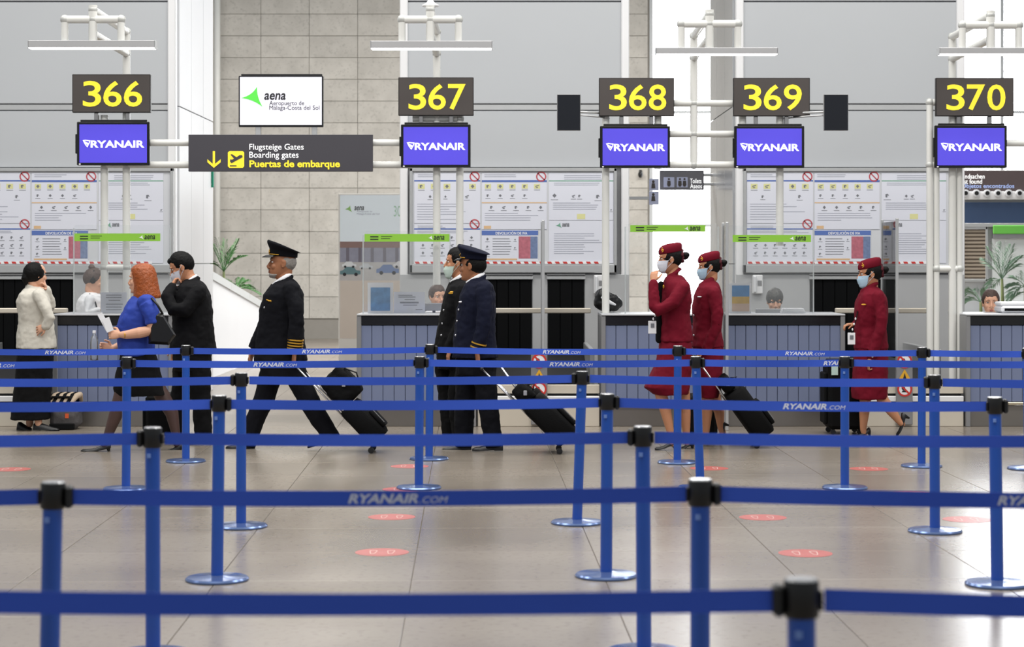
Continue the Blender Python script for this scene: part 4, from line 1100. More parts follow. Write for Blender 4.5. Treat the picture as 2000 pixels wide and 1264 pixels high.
    def shoe(s, heel, toe, lat, heel_h=.015, m=None, w_=.040, h=.062, pump=False):
        a, b = s.p(heel[0], heel[1], lat), s.p(toe[0], toe[1], lat); u = (b - a).normalized(); y = Vector((0, 1, 0)); n = u.cross(y)
        if n.z < 0: n = -n
        L = (b - a).length; k = MB(); R = []
        prof = ((-.01, .55, .75), (.06, .8, 1.0), (.25, .82, 1.05 if not pump else .75), (.5, .85, .8 if not pump else .5), (.75, 1.0, .55 if not pump else .42), (.93, .8, .40), (1.0, .35, .22))
        for t, ww, hh in prof:
            c = a + u * L * t; lift = n * heel_h * max(0, 1 - t / .62)
            R.append([c + lift + y * math.cos(q) * w_ * ww + n * (h * hh * max(0, math.sin(q)) + (0 if math.sin(q) >= 0 else .004 * math.sin(q))) for q in (2 * math.pi * i / 16 for i in range(16))])
        k.loft(R)
        if heel_h > .02: k.tube([a + u * L * .08 + n * (heel_h + .012), a + u * L * .03], [.022, .008], 10)
        else: k.loft([[a + u * L * t + y * q * w_ * .8 - n * z for t, q in ((-.01, -1), (.28, -1), (.28, 1), (-.01, 1))] for z in (0.0, -heel_h - .01)])
        k.build('shoe', m or M_leather, s.root, smooth=True, angle=50)

def lerp3(a, b, t): return tuple(a[i] + (b[i] - a[i]) * t for i in range(len(a)))

# ---- captain with peaked cap and grey beard
def captain():
    c = Person('man in navy captain uniform and peaked cap with grey beard, walking with a trolley case', 17.34, 548, M_skin3)
    c.slices = J = [(546, 550, 573, .07), (551, 540, 580, .13), (559, 529, 586, .19), (575, 515, 592, .215), (600, 508, 593, .21), (630, 505, 592, .195), (660, 501, 594, .19), (690, 498, 598, .20), (705, 497, 601, .205)]
    near = [(568, 566, .185, .072), (577, 600, .225, .070), (579, 632, .235, .066), (575, 686, .225, .063)]
    far = [(552, 570, -.18, .072), (520, 630, -.23, .066), (496, 682, -.22, .058)]
    jk = MB(); c.loft(jk, J); c.limb(jk, near, rnd=False); c.limb(jk, far, rnd=False)
    jk.ell(c.p(568, 564, .18), (.075, .07, .07)); c.coat_collar(jk, (534, 557), (567, 535), .082)
    c.cloth(jk, 'uniform_jacket', M_navy)
    tr = MB(); c.loft(tr, [(690, 507, 597, .17), (715, 508, 595, .18), (735, 512, 592, .18)])
    c.limb(tr, [(534, 715, -.09, .105), (515, 782, -.09, .092), (498, 820, -.09, .085), (482, 872, -.09, .074)], rnd=False)
    c.limb(tr, [(570, 715, .09, .105), (603, 782, .09, .092), (622, 815, .09, .085), (650, 858, .09, .074)], rnd=False)
    c.cloth(tr, 'trousers', M_navy, wr=.014)
    c.body.loft([c.ring(q, 0, .8) for q in J])
    for L in (near, far): c.limb(c.body, [q[:3] + (q[3] * .55,) for q in L])
    for L in ([(534, 700, -.09, .07), (515, 782, -.09, .05), (488, 862, -.09, .04)], [(570, 700, .09, .07), (603, 782, .09, .05), (643, 852, .09, .04)]): c.limb(c.body, L)
    hand_shape(c.body, c.p(575, 690, .22), c.p(573, 716, .22), (1, .4, 0), (-1, 0, 0), 1.1)
    hand_shape(c.body, c.p(495, 685, -.22), c.p(487, 706, -.22), (1, -.3, 0), (-1, 0, 0), .7)
    c.head(551, 514, 0, 188, -2, 1.14, (556, 546, 0), .064)
    c.brows(M_hairk); c.lips(mat('lip_brown', '8a4a40', .5))
    k = MB()
    for z in (-.121, -.112, -.100, -.088): pass
    k.loft([[hpt(-1.45 + 2.9 * i / 16, z, .006) for i in range(17)] + [hpt(1.45 - 2.9 * i / 16, z, -.01) for i in range(17)] for z in (-.119, -.108, -.096, -.086)]).loft([[hpt(-.5 + 1.0 * i / 10, z, .007) for i in range(11)] + [hpt(.5 - 1.0 * i / 10, z, -.01) for i in range(11)] for z in (-.112, -.1, -.09, -.082)]).xf(c.H).build('beard', M_hairg, c.root, smooth=True)
    k = MB().tube([(.097, -.024, -.057), (.103, 0, -.050), (.097, .024, -.057)], [.003, .0055, .003], 6).xf(c.H).build('moustache', M_hairg, c.root, smooth=True)
    c.cap_hair(M_hairg, .092, .0765, .082, (-.020, 0, .016), -24)
    c.peaked_cap(M_navy)
    c.collar((534, 557, 0), (567, 535, 0), .078, .012, M_shirt)
    MB().tube([c.p(533, 557, .0), c.p(524, 572, .03), c.p(517, 590, .03)], [.02, .022, .024], 8).build('necktie', M_blackc, c.root, smooth=True)
    c.rings_on(c.p(578, 660, .232), c.p(575.5, 686, .226), (.15, .36, .57, .78), .070, .069, .0055, M_gold, 'cuff_stripe')
    w0 = c.surf(530, 588, .006)
    MB().ell(w0, (.012, .006, .010)).tube([w0 + Vector((-.045, 0, .012)), w0 + Vector((-.02, 0, .001)), w0], [.004, .007, .006], 6).tube([w0 + Vector((.045, .012, .012)), w0 + Vector((.02, .004, .001)), w0], [.004, .007, .006], 6).build('wing_badge', M_gold, c.root, smooth=True)
    for px, py in ((517, 601), (511, 625), (510, 652)): MB().ell(c.surf(px, py, .004), (.011, .008, .011)).build('button', M_silver, c.root, smooth=True)
    c.shoe((496, 878), (441, 876), -.09, .014); c.shoe((648, 862), (601, 875), .09, .014)
    c.done()
captain()

# ---- bare-headed pilot with mask, behind the capped officer
def pilot():
    c = Person('pilot in black uniform with lowered face mask, half hidden behind the capped officer', 17.85, 885, M_skin2)
    c.slices = J = [(546, 890, 911, .07), (551, 884, 918, .13), (559, 876, 924, .185), (576, 868, 930, .21), (602, 862, 930, .205), (632, 856, 930, .19), (660, 851, 931, .19), (684, 848, 932, .195)]
    near = [(905, 568, .185, .070), (903, 625, .22, .064), (880, 676, .2, .055)]; far = [(895, 568, -.185, .070), (880, 625, -.23, .064), (868, 672, -.22, .056)]
    jk = MB(); c.loft(jk, J); c.limb(jk, near); c.limb(jk, far); c.coat_collar(jk, (881, 552), (908, 534), .079); c.cloth(jk, 'uniform_jacket', M_coal)
    tr = MB(); c.loft(tr, [(676, 852, 925, .16), (700, 852, 922, .17), (720, 855, 918, .17)])
    c.limb(tr, [(870, 712, -.09, .10), (876, 785, -.09, .088), (882, 864, -.09, .074)], rnd=False); c.limb(tr, [(900, 712, .09, .10), (893, 785, .09, .088), (902, 864, .09, .074)], rnd=False)
    c.cloth(tr, 'trousers', M_blackc)
    c.loft(c.body, J, 0, .8)
    for L in (near, far): c.limb(c.body, [q[:3] + (q[3] * .55,) for q in L])
    c.limb(c.body, [(870, 700, -.09, .07), (876, 785, -.09, .05), (880, 860, -.09, .04)]); c.limb(c.body, [(900, 700, .09, .07), (893, 785, .09, .05), (900, 858, .09, .04)])
    hand_shape(c.body, c.p(868, 676, -.22), c.p(860, 698, -.22), (1, -.3, 0), (-1, 0, 0), .6); hand_shape(c.body, c.p(880, 680, .2), c.p(874, 700, .2), (1, .3, 0), (-1, 0, 0), .6)
    c.head(893, 513, 0, 180, 0, 1.05, (897, 545, 0), .056)
    c.brows(M_hairk); c.lips(); c.cap_hair(M_hairk)
    c.mask(mat('face_mask_green', 'c4d6cc', .8), drop=-.022)
    c.collar((881, 552, 0), (908, 534, 0), .075, .012, M_shirt)
    MB().tube([c.p(881, 553, 0), c.p(875, 568, .03), c.p(870, 590, .03)], [.02, .022, .024], 8).build('necktie', M_blackc, c.root, smooth=True)
    w0 = c.surf(882, 573, .006); MB().ell(w0, (.03, .005, .007)).ell(w0 + Vector((0, 0, .012)), (.018, .005, .006)).build('wing_badge', M_gold, c.root, smooth=True)
    for px, py in ((867, 606), (864, 632), (862, 655)): MB().ell(c.surf(px, py, .004), (.010, .007, .010)).build('button', M_silver, c.root, smooth=True)
    c.shoe((895, 868), (849, 868), -.09, .014); c.shoe((912, 868), (868, 868), .09, .014)
    c.done()
pilot()

# ---- officer with peaked cap seen half from behind
def officer():
    c = Person('navy uniformed officer with peaked cap and two gold cuff stripes, pulling a case', 17.25, 935, M_skin3)
    c.slices = J = [(545, 922, 948, .07), (550, 914, 955, .135), (558, 906, 963, .195), (575, 898, 968, .22), (602, 893, 969, .215), (632, 889, 967, .20), (660, 886, 968, .20), (684, 884, 972, .205), (698, 883, 974, .21)]
    near = [(943, 566, .19, .074), (947, 602, .23, .070), (945, 634, .24, .066), (932, 684, .225, .060)]; far = [(925, 568, -.19, .07), (910, 630, -.24, .064), (905, 682, -.23, .056)]
    jk = MB(); c.loft(jk, J); c.limb(jk, near, rnd=False); c.limb(jk, far); jk.ell(c.p(944, 564, .185), (.075, .07, .07)); c.coat_collar(jk, (912, 553), (944, 534), .082)
    c.cloth(jk, 'uniform_jacket', M_navy2)
    tr = MB(); c.loft(tr, [(686, 890, 970, .17), (710, 890, 970, .18), (732, 892, 967, .18)])
    c.limb(tr, [(914, 715, -.09, .108), (908, 785, -.09, .092), (905, 873, -.09, .076)], rnd=False); c.limb(tr, [(945, 715, .09, .108), (952, 785, .09, .092), (965, 873, .09, .076)], rnd=False)
    c.cloth(tr, 'trousers', M_navy)
    c.loft(c.body, J, 0, .8)
    for L in (near, far): c.limb(c.body, [q[:3] + (q[3] * .55,) for q in L])
    c.limb(c.body, [(914, 700, -.09, .07), (908, 785, -.09, .05), (905, 866, -.09, .04)]); c.limb(c.body, [(945, 700, .09, .07), (952, 785, .09, .05), (963, 864, .09, .04)])
    hand_shape(c.body, c.p(932, 688, .22), c.p(934, 714, .22), (1, .4, 0), (-1, 0, 0), 1.0); hand_shape(c.body, c.p(905, 686, -.23), c.p(898, 708, -.23), (1, -.3, 0), (-1, 0, 0), .6)
    c.head(923, 519, 0, 158, 0, 1.1, (930, 546, 0), .060)
    c.brows(M_hairk); c.lips(mat('lip_brown', '8a4a40')); c.cap_hair(M_hairk, .099, .080, .088, (-.02, 0, .016), -28); c.peaked_cap(M_navy2, .26)
    c.collar((912, 553, 0), (944, 534, 0), .078, .011, M_shirt)
    c.rings_on(c.p(938, 662, .232), c.p(932, 684, .225), (.42, .78), .068, .066, .0055, M_gold, 'cuff_stripe')
    w0 = c.surf(901, 590, .006); MB().ell(w0, (.026, .006, .009)).build('wing_badge', M_silver, c.root, smooth=True)
    for px, py in ((896, 605), (893, 627), (890, 655)): MB().ell(c.surf(px, py, .004), (.010, .007, .010)).build('button', M_silver, c.root, smooth=True)
    c.shoe((982, 880), (922, 880), .09, .014); c.shoe((920, 880), (864, 880), -.09, .014)
    c.done()
officer()

# ---- cabin crew in maroon
def crew(label, d, gx, J, near, far, skirt, legs, shoes, head, neck, maskm, hands, collar, extra=None, hs=1.0, drop=0.0, yaw=180):
    c = Person(label, d, gx, M_skin2, 'cabin crew in maroon'); c.slices = J
    jk = MB(); c.loft(jk, J); c.limb(jk, near); c.limb(jk, far); c.coat_collar(jk, collar[0], collar[1], .062, .015, 2)
    c.cloth(jk, 'uniform_jacket', M_maroon)
    sk = MB(); c.loft(sk, skirt); c.cloth(sk, 'skirt', M_maroon, wr=.018, ws=.07)
    c.loft(c.body, J, 0, .8); c.loft(c.body, skirt[:-1], 0, .75)
    for L in (near, far): c.limb(c.body, [q[:3] + (q[3] * .62,) for q in L])
    for L in legs: c.limb(c.body, L)
    for a, b, n, t, cu in hands: hand_shape(c.body, c.p(*a), c.p(*b), n, t, cu, .92)
    c.head(head[0], head[1], 0, yaw, head[2], hs, neck, .046)
    c.brows(M_hairk); c.lips(); c.cap_hair(M_hairk, .101, .082, .095, (-.016, 0, .020), -16)
    c.bun(M_hairk, scrunchie=M_maroond); c.crew_hat(M_maroon); c.mask(maskm, drop=drop)
    for heel, toe, lat, hh in shoes: c.shoe(heel, toe, lat, hh, w_=.034, h=.05, pump=True)
    if extra: extra(c)
    c.done()
def lanyard(c, px0, py0, px1, py1, lat):
    a, b = c.p(px0, py0, lat), c.p(px1, py1, lat + .02)
    st = MB().tube([a, a.lerp(b, .5) + Vector((.01, 0, 0)), b], .005, 6).build('lanyard', M_blackc, c.root, smooth=True)
    for t in (.35, .6, .85): MB().ell(a.lerp(b, t) + Vector((0, -.006, 0)), (.008, .004, .012)).build('lanyard_bead', M_pw, st, smooth=True)
    cd = MB().bbox((b.x - .035, b.y - .004, b.z - .11), (b.x + .035, b.y + .004, b.z), .003).build('id_card', M_pw, c.root)
    MB().ppoly([(0, 0)] * 0 or [(px1 - 3, py1 + 5), (px1 + 4, py1 + 5), (px1 + 4, py1 + 13), (px1 - 3, py1 + 13)], c.d - lat - .03).build('card_photo', M_icon, cd)
def ex1(c):
    lanyard(c, 1287, 600, 1274, 627, .12)
    k = MB(); c.limb(k, [(1291, 556, .05, .03), (1287, 600, .05, .03), (1287, 664, .05, .03)]); k.build('blouse_front', M_blackc, c.root, smooth=True)
    w0 = c.surf(1296, 560, .006); MB().ell(w0, (.008, .005, .016)).build('wing_badge', M_gold, c.root, smooth=True)
crew('cabin crew woman in maroon touching her chin, walking first', 17.35, 1315,
     [(537, 1304, 1330, .06), (542, 1300, 1336, .115), (551, 1296, 1342, .168), (565, 1291, 1349, .185), (590, 1287, 1352, .175), (614, 1289, 1347, .155), (640, 1289, 1350, .17), (667, 1287, 1353, .185)],
     [(1334, 562, .165, .062), (1315, 590, .215, .058), (1286, 606, .225, .056), (1278, 598, .205, .052), (1276, 554, .15, .043)],
     [(1325, 562, -.165, .060), (1322, 620, -.2, .052), (1318, 672, -.2, .044)],
     [(655, 1290, 1350, .165), (680, 1287, 1352, .185), (715, 1278, 1351, .2), (742, 1265, 1349, .21), (756, 1258, 1347, .215), (770, 1275, 1343, .2)],
     [[(1314, 700, .06, .055), (1290, 768, .08, .056), (1300, 802, .08, .050), (1310, 848, .08, .030), (1312, 866, .08, .030)], [(1330, 700, -.07, .06), (1336, 775, -.08, .055), (1338, 810, -.08, .050), (1341, 850, -.08, .030), (1343, 866, -.08, .030)]],
     [((1318, 876), (1279, 878), .08, .04), ((1354, 878), (1318, 879), -.08, .05)],
     (1309, 506, 4), (1314, 536, 0), M_maskw,
     [((1276, 551, .15), (1278, 528, .11), (.5, .85, 0), (1, -.2, 0), .75), ((1318, 676, -.2), (1316, 696, -.2), (0, -1, 0), (-1, 0, 0), .4)], ((1302, 545, 0), (1326, 524, 0)), ex1, 1.02)
def ex2(c):
    w0 = c.surf(1366, 580, .006); MB().ell(w0, (.022, .005, .007)).build('wing_badge', M_silver, c.root, smooth=True)
    for py in (616, 655): MB().ell(c.surf(1355, py, .004), (.009, .006, .009)).build('button', M_silver, c.root, smooth=True)
crew('cabin crew woman in maroon with blue mask pulling a case, walking second', 17.75, 1385,
     [(549, 1374, 1396, .06), (554, 1369, 1402, .11), (562, 1362, 1406, .163), (577, 1355, 1410, .18), (602, 1352, 1411, .17), (628, 1354, 1407, .15), (652, 1353, 1410, .165), (678, 1351, 1414, .185)],
     [(1394, 572, .165, .060), (1401, 612, .2, .056), (1398, 640, .205, .052), (1380, 682, .19, .042)],
     [(1380, 574, -.165, .06), (1374, 630, -.2, .052), (1366, 680, -.2, .044)],
     [(666, 1354, 1411, .165), (692, 1352, 1413, .185), (725, 1354, 1411, .2), (755, 1356, 1408, .205), (776, 1362, 1402, .2)],
     [[(1378, 705, .06, .055), (1382, 776, .08, .055), (1381, 806, .08, .048), (1379, 845, .08, .030), (1380, 858, .08, .03)], [(1390, 705, -.06, .055), (1396, 780, -.08, .055), (1405, 806, -.08, .047), (1408, 836, -.08, .030), (1412, 846, -.08, .03)]],
     [((1386, 866), (1350, 868), .08, .045), ((1424, 830), (1408, 864), -.08, .045)],
     (1385, 521, 6), (1386, 549, 0), M_maskb,
     [((1378, 686, .19), (1360, 697, .17), (0, 0, -1), (-1, 0, .5), 1.1), ((1366, 684, -.2), (1362, 704, -.2), (0, -1, 0), (-1, 0, 0), .5)], ((1368, 556, 0), (1393, 540, 0)), ex2, .98)
def ex3(c):
    lanyard(c, 1675, 608, 1663, 650, .10)
    w0 = c.surf(1687, 595, .006); MB().ell(w0, (.024, .005, .007)).build('wing_badge', M_gold, c.root, smooth=True)
    MB().ell(c.p(1704, 697, .25), (.009, .007, .009)).build('button', M_silver, c.root, smooth=True)
crew('cabin crew woman in maroon with blue mask walking last, pushing an upright case', 18.6, 1702,
     [(561, 1689, 1714, .06), (566, 1685, 1720, .115), (574, 1678, 1727, .168), (588, 1672, 1733, .185), (612, 1669, 1734, .175), (638, 1670, 1730, .155), (660, 1670, 1732, .17), (681, 1668, 1734, .185)],
     [(1716, 580, .165, .062), (1722, 622, .205, .058), (1719, 648, .21, .054), (1702, 696, .195, .044)],
     [(1700, 584, -.165, .06), (1698, 630, -.22, .052), (1672, 634, -.12, .044)],
     [(668, 1671, 1731, .165), (694, 1669, 1733, .185), (730, 1666, 1733, .2), (760, 1664, 1733, .205), (779, 1664, 1732, .2)],
     [[(1695, 705, -.06, .055), (1690, 780, -.08, .055), (1688, 806, -.08, .048), (1686, 838, -.08, .031), (1688, 846, -.08, .03)], [(1708, 705, .06, .055), (1724, 782, .08, .056), (1742, 804, .08, .048), (1757, 824, .08, .030), (1762, 828, .08, .03)]],
     [((1700, 852), (1664, 854), -.08, .04), ((1777, 816), (1752, 852), .08, .045)],
     (1699, 535, 6), (1700, 561, 0), M_maskb,
     [((1700, 700, .195), (1692, 720, .19), (1, .3, 0), (-1, 0, 0), .9), ((1670, 634, -.12), (1648, 634, -.1), (0, 0, -1), (0, -1, .2), .8)], ((1684, 567, 0), (1710, 551, 0)), ex3, 1.08)
# ---- woman in cream cardigan, seen half from behind, hand on hip
def cardigan_woman():
    c = Person('woman in cream cardigan and long black skirt at left, hand on hip', 19.3, 70, M_skin)
    c.slices = J = [(560, 55, 82, .06), (566, 46, 88, .13), (575, 38, 93, .175), (590, 33, 97, .19), (612, 37, 101, .18), (632, 37, 104, .175), (656, 35, 107, .19), (680, 34, 109, .20)]
    near = [(76, 576, .16, .062), (91, 606, .215, .058), (97, 622, .225, .055), (90, 637, .215, .046)]; far = [(84, 574, -.15, .058), (99, 602, -.2, .050), (101, 597, -.16, .046), (91, 566, -.06, .040)]
    jk = MB(); c.loft(jk, J); c.limb(jk, near); c.limb(jk, far); c.coat_collar(jk, (80, 563), (54, 557), .07, .014, 2); c.cloth(jk, 'cardigan', M_cream2)
    sk = MB(); c.loft(sk, [(670, 38, 105, .17), (700, 34, 103, .18), (750, 30, 100, .18), (790, 25, 98, .18), (819, 22, 97, .18)]); c.cloth(sk, 'long_skirt', M_blackc, wr=.016)
    c.loft(c.body, J, 0, .8); c.limb(c.body, [(60, 700, -.08, .06), (58, 828, -.08, .035)]); c.limb(c.body, [(75, 700, .08, .06), (75, 828, .08, .035)])
    for L in (near, far): c.limb(c.body, [q[:3] + (q[3] * .62,) for q in L])
    hand_shape(c.body, c.p(90, 637, .215), c.p(74, 644, .20), (0, .8, -.3), (0, 0, -1), .5, .92, .6); hand_shape(c.body, c.p(91, 566, -.06), c.p(85, 548, .0), (-1, -.3, 0), (0, -1, 0), 1.0, .9)
    c.head(70, 536, 0, 38, 4, 1.0, (66, 560, 0), .047); c.brows(M_hairk); c.lips()
    c.cap_hair(M_hairk, .108, .090, .104, (-.022, 0, .016), -22, lambda k: k.tube([(-.085, 0, 0), (-.108, 0, -.05), (-.098, 0, -.095)], [.045, .038, .018], 10, True))
    c.shoe((34, 839), (62, 840), -.08, .014, M_leather); c.shoe((66, 840), (116, 841), .08, .014, M_leather)
    c.done()
cardigan_woman()

# ---- red-haired woman in blue with handbag, papers and bottle
def redhead():
    c = Person('copper haired woman in royal blue top and black skirt walking left', 17.25, 268, M_skin)
    c.slices = J = [(579, 258, 292, .09), (588, 252, 302, .15), (602, 245, 306, .195), (622, 234, 306, .21), (640, 228, 304, .205), (660, 231, 300, .20), (680, 233, 300, .205), (694, 234, 301, .21)]
    near = [(287, 594, .19, .078), (297, 616, .215, .076), (299, 634, .225, .068)]; farS = [(270, 596, -.19, .075), (268, 630, -.23, .065)]
    farm = [(298, 645, .225, .052), (272, 650, .235, .048), (246, 654, .22, .036), (238, 654, .21, .030)]; farf = [(268, 640, -.23, .05), (258, 664, -.24, .045), (222, 680, -.18, .03)]
    jk = MB(); c.loft(jk, J); c.limb(jk, near, rnd=False); c.limb(jk, farS); jk.ell(c.p(286, 590, .175), (.08, .075, .07)); c.cloth(jk, 'blue_top', M_bluek)
    sk = MB(); c.loft(sk, [(684, 237, 300, .19), (705, 234, 308, .205), (735, 226, 314, .21), (758, 222, 318, .205), (772, 226, 322, .19)]); c.cloth(sk, 'black_skirt', M_blackc, wr=.012)
    c.loft(c.body, J, 0, .8); c.limb(c.body, [near[0][:3] + (.05,), near[2][:3] + (.055,)] + farm); c.limb(c.body, [farS[0][:3] + (.05,)] + farf)
    l1 = [(262, 715, .08, .08), (238, 772, .08, .070), (228, 805, .08, .062), (209, 856, .08, .036), (205, 868, .08, .036)]; l2 = [(285, 715, -.08, .08), (318, 776, -.08, .068), (336, 808, -.08, .058), (344, 850, -.08, .036), (346, 866, -.08, .036)]
    c.limb(c.body, [q[:3] + (q[3] * .8,) for q in l1]); c.limb(c.body, [q[:3] + (q[3] * .8,) for q in l2])
    for L in (l1, l2): k = MB(); c.limb(k, L[:1] and [L[0][:3] + (.065,)] + L[1:]); k.build('tights_leg', M_tights, c.root, smooth=True)
    hand_shape(c.body, c.p(236, 654, .21), c.p(210, 653, .19), (-.2, .9, -.2), (0, 0, 1), .8, .98); hand_shape(c.body, c.p(220, 681, -.18), c.p(196, 676, -.16), (0, -.8, 0), (0, 0, 1), .9, .95)
    c.head(276, 545, 0, 172, 3, 1.05, (277, 585, 0), .052); c.brows(M_hairb); c.lips()
    k = MB(); R = []
    for z, a, b, w_ in ((.128, .005, -.045, .02), (.122, .032, -.07, .045), (.110, .058, -.093, .068), (.088, .078, -.112, .088), (.05, .080, -.125, .100), (0, .066, -.132, .107), (-.05, .062, -.138, .110), (-.10, .064, -.146, .113), (-.145, .070, -.156, .116), (-.165, .064, -.150, .110)):
        cx, hx = (a + b) / 2, (a - b) / 2; R.append([Vector((cx + hx * math.cos(t), w_ * math.sin(t), z)) for t in (2 * math.pi * i / 28 for i in range(28))])
    k.loft(R).xf(c.H); o = soft(k, 'bob_hair', M_hairr, c.root, .006, 2, .6); wrinkle(o, .009, .025, 'hair_strands')
    MB().tube([c.p(243, 649, .235), c.p(244, 654, .262), c.p(244, 660, .24)], .006, 6).build('bracelet', M_gold, c.root, smooth=True)
    c.shoe((215, 884), (158, 882), .08, .04, w_=.036, h=.055, pump=True); c.shoe((357, 882), (318, 884), -.08, .03, w_=.036, h=.055, pump=True)
    c.done()
    # papers in the hand
    r = empty('travel_papers', c.p(207, 640, .19), 'white papers held by the copper haired woman', 'papers')
    for i, (pts, lat) in enumerate((([(190, 615), (199, 610), (216, 640), (207, 647)], .20), ([(199, 624), (213, 619), (222, 645), (209, 650)], .215))):
        MB().prism([c.p(x, y, lat) for x, y in pts], (0, .004, 0)).build('sheet', M_pw, r)
    # handbag on the shoulder
    r = empty('handbag', c.p(315, 676, .2), 'black leather handbag on the redhead shoulder', 'bag')
    A = [(290, 672), (330, 674), (344, 655), (318, 612), (303, 610), (290, 640)]
    k = MB()
    k.loft([[c.p(317 + (x - 317) * f_, 645 + (y - 645) * f_, l_) for x, y in A] for l_, f_ in ((.14, .8), (.17, .97), (.22, 1.0), (.25, .97), (.28, .8))]); k.build('bag_body', M_leather, r, smooth=True, angle=35)
    MB().tube([c.p(318, 614, .24), c.p(308, 596, .27), c.p(297, 583, .23), c.p(290, 586, .12), c.p(300, 612, .12)], .010, 7).build('strap', M_leather, r, smooth=True)
    # water bottle in the far hand
    b = c.p(184, 704, -.16)
    r = empty('water_bottle', b, 'clear plastic water bottle held by the copper haired woman', 'bottle')
    MB().lathe([(.02, 0), (.034, .005), (.035, .06), (.031, .075), (.035, .09), (.035, .16), (.028, .2), (.013, .225), (.013, .24)], b, 18).build('bottle_body', glassy('bottle_plastic', (.9, .93, .95), .18, .08), r, smooth=True)
    MB().lathe([(.015, .238), (.015, .258), (.013, .26)], b, 14).build('bottle_cap', M_pw, r, smooth=True, angle=40)
redhead()

# ---- man in dark suit, bowed head, hand at his mask
def suit_man():
    c = Person('dark haired man in black suit with bowed head, hand at his white mask', 17.9, 375, M_skin2)
    c.slices = J = [(546, 364, 386, .07), (551, 358, 394, .13), (559, 350, 402, .185), (578, 341, 411, .21), (605, 337, 415, .205), (635, 337, 416, .195), (662, 334, 419, .2), (684, 332, 422, .205)]
    near = [(388, 572, .18, .074), (362, 606, .235, .070), (338, 604, .235, .064), (326, 580, .19, .056), (335, 562, .12, .050)]; far = [(370, 572, -.18, .072), (352, 620, -.23, .066), (345, 672, -.22, .056)]
    jk = MB(); c.loft(jk, J); c.limb(jk, near); c.limb(jk, far); c.coat_collar(jk, (362, 556), (385, 538), .078); c.cloth(jk, 'suit_jacket', M_coal)
    tr = MB(); c.loft(tr, [(676, 338, 415, .17), (702, 338, 413, .18), (724, 342, 410, .18)])
    c.limb(tr, [(362, 708, -.09, .105), (352, 782, -.09, .09), (350, 862, -.09, .076)], rnd=False); c.limb(tr, [(388, 708, .09, .105), (393, 782, .09, .09), (398, 860, .09, .076)], rnd=False); c.cloth(tr, 'trousers', M_coal)
    c.loft(c.body, J, 0, .8)
    for L in (near, far): c.limb(c.body, [q[:3] + (q[3] * .55,) for q in L])
    c.limb(c.body, [(362, 700, -.09, .07), (352, 782, -.09, .05), (350, 858, -.09, .04)]); c.limb(c.body, [(388, 700, .09, .07), (393, 782, .09, .05), (398, 858, .09, .04)])
    hand_shape(c.body, c.p(334, 562, .12), c.p(343, 546, .06), (1, .2, -.2), (0, 1, .3), 1.1); hand_shape(c.body, c.p(345, 676, -.22), c.p(342, 700, -.22), (0, -1, 0), (-1, 0, 0), .5)
    c.head(355, 522, 0, 184, 22, 1.08, (374, 548, 0), .058); c.brows(M_hairk); c.lips()
    c.cap_hair(M_hairk, extra=lambda k: k.ell((.055, 0, .080), (.042, .05, .028)))
    c.mask(M_maskw, drop=-.008); c.collar((362, 555, 0), (384, 538, 0), .070, .008, M_shirt)
    c.shoe((367, 866), (318, 867), -.09, .014); c.shoe((415, 866), (364, 867), .09, .014)
    c.done()
suit_man()

# ---- clerks behind the desks
def clerk(label, d, J, head, neck, yaw, pitch, hairm, top, arms, skin, hs=1.0, standing=False, extra=None, topname='white_shirt'):
    gx = (J[-1][1] + J[-1][2]) / 2
    c = Person(label, d, gx, skin, 'clerks behind the desks'); c.slices = J
    jk = MB(); c.loft(jk, J)
    for A in arms: c.limb(jk, A)
    c.cloth(jk, topname, top)
    c.loft(c.body, J, 0, .8)
    for A in arms:
        c.limb(c.body, [q[:3] + (q[3] * .6,) for q in A]); e = A[-1]; f_ = A[-2]
        w_ = c.p(*e[:3]); hand_shape(c.body, w_, w_ + (w_ - c.p(*f_[:3])), (0, .2, -1), (1 if e[0] < gx else -1, 0, 0), .5, .9)
    zh = PZ(J[-1][0], d); x0 = PX(gx, d)
    # seated or standing legs reach the floor
    for sx in (-.1, .1):
        if standing: pts = [(x0 + sx, d, zh + .05), (x0 + sx, d, zh * .5), (x0 + sx, d, .09), (x0 + sx, d - .12, .05)]
        else: pts = [(x0 + sx, d, zh + .05), (x0 + sx, d - .3, zh), (x0 + sx, d - .32, .09), (x0 + sx, d - .42, .05)]
        k = MB().tube(pts, [.09, .075, .055, .045], 12, True); c.body.add(k.v, k.f)
        MB().tube([Vector(p) for p in pts[:3]], [.095, .082, .065], 12, True).build('trouser_leg', M_blackc, c.root, smooth=True)
    c.head(head[0], head[1], 0, yaw, pitch, hs, neck, .046); c.brows(hairm); c.lips()
    if extra: extra(c)
    c.done(.0055)
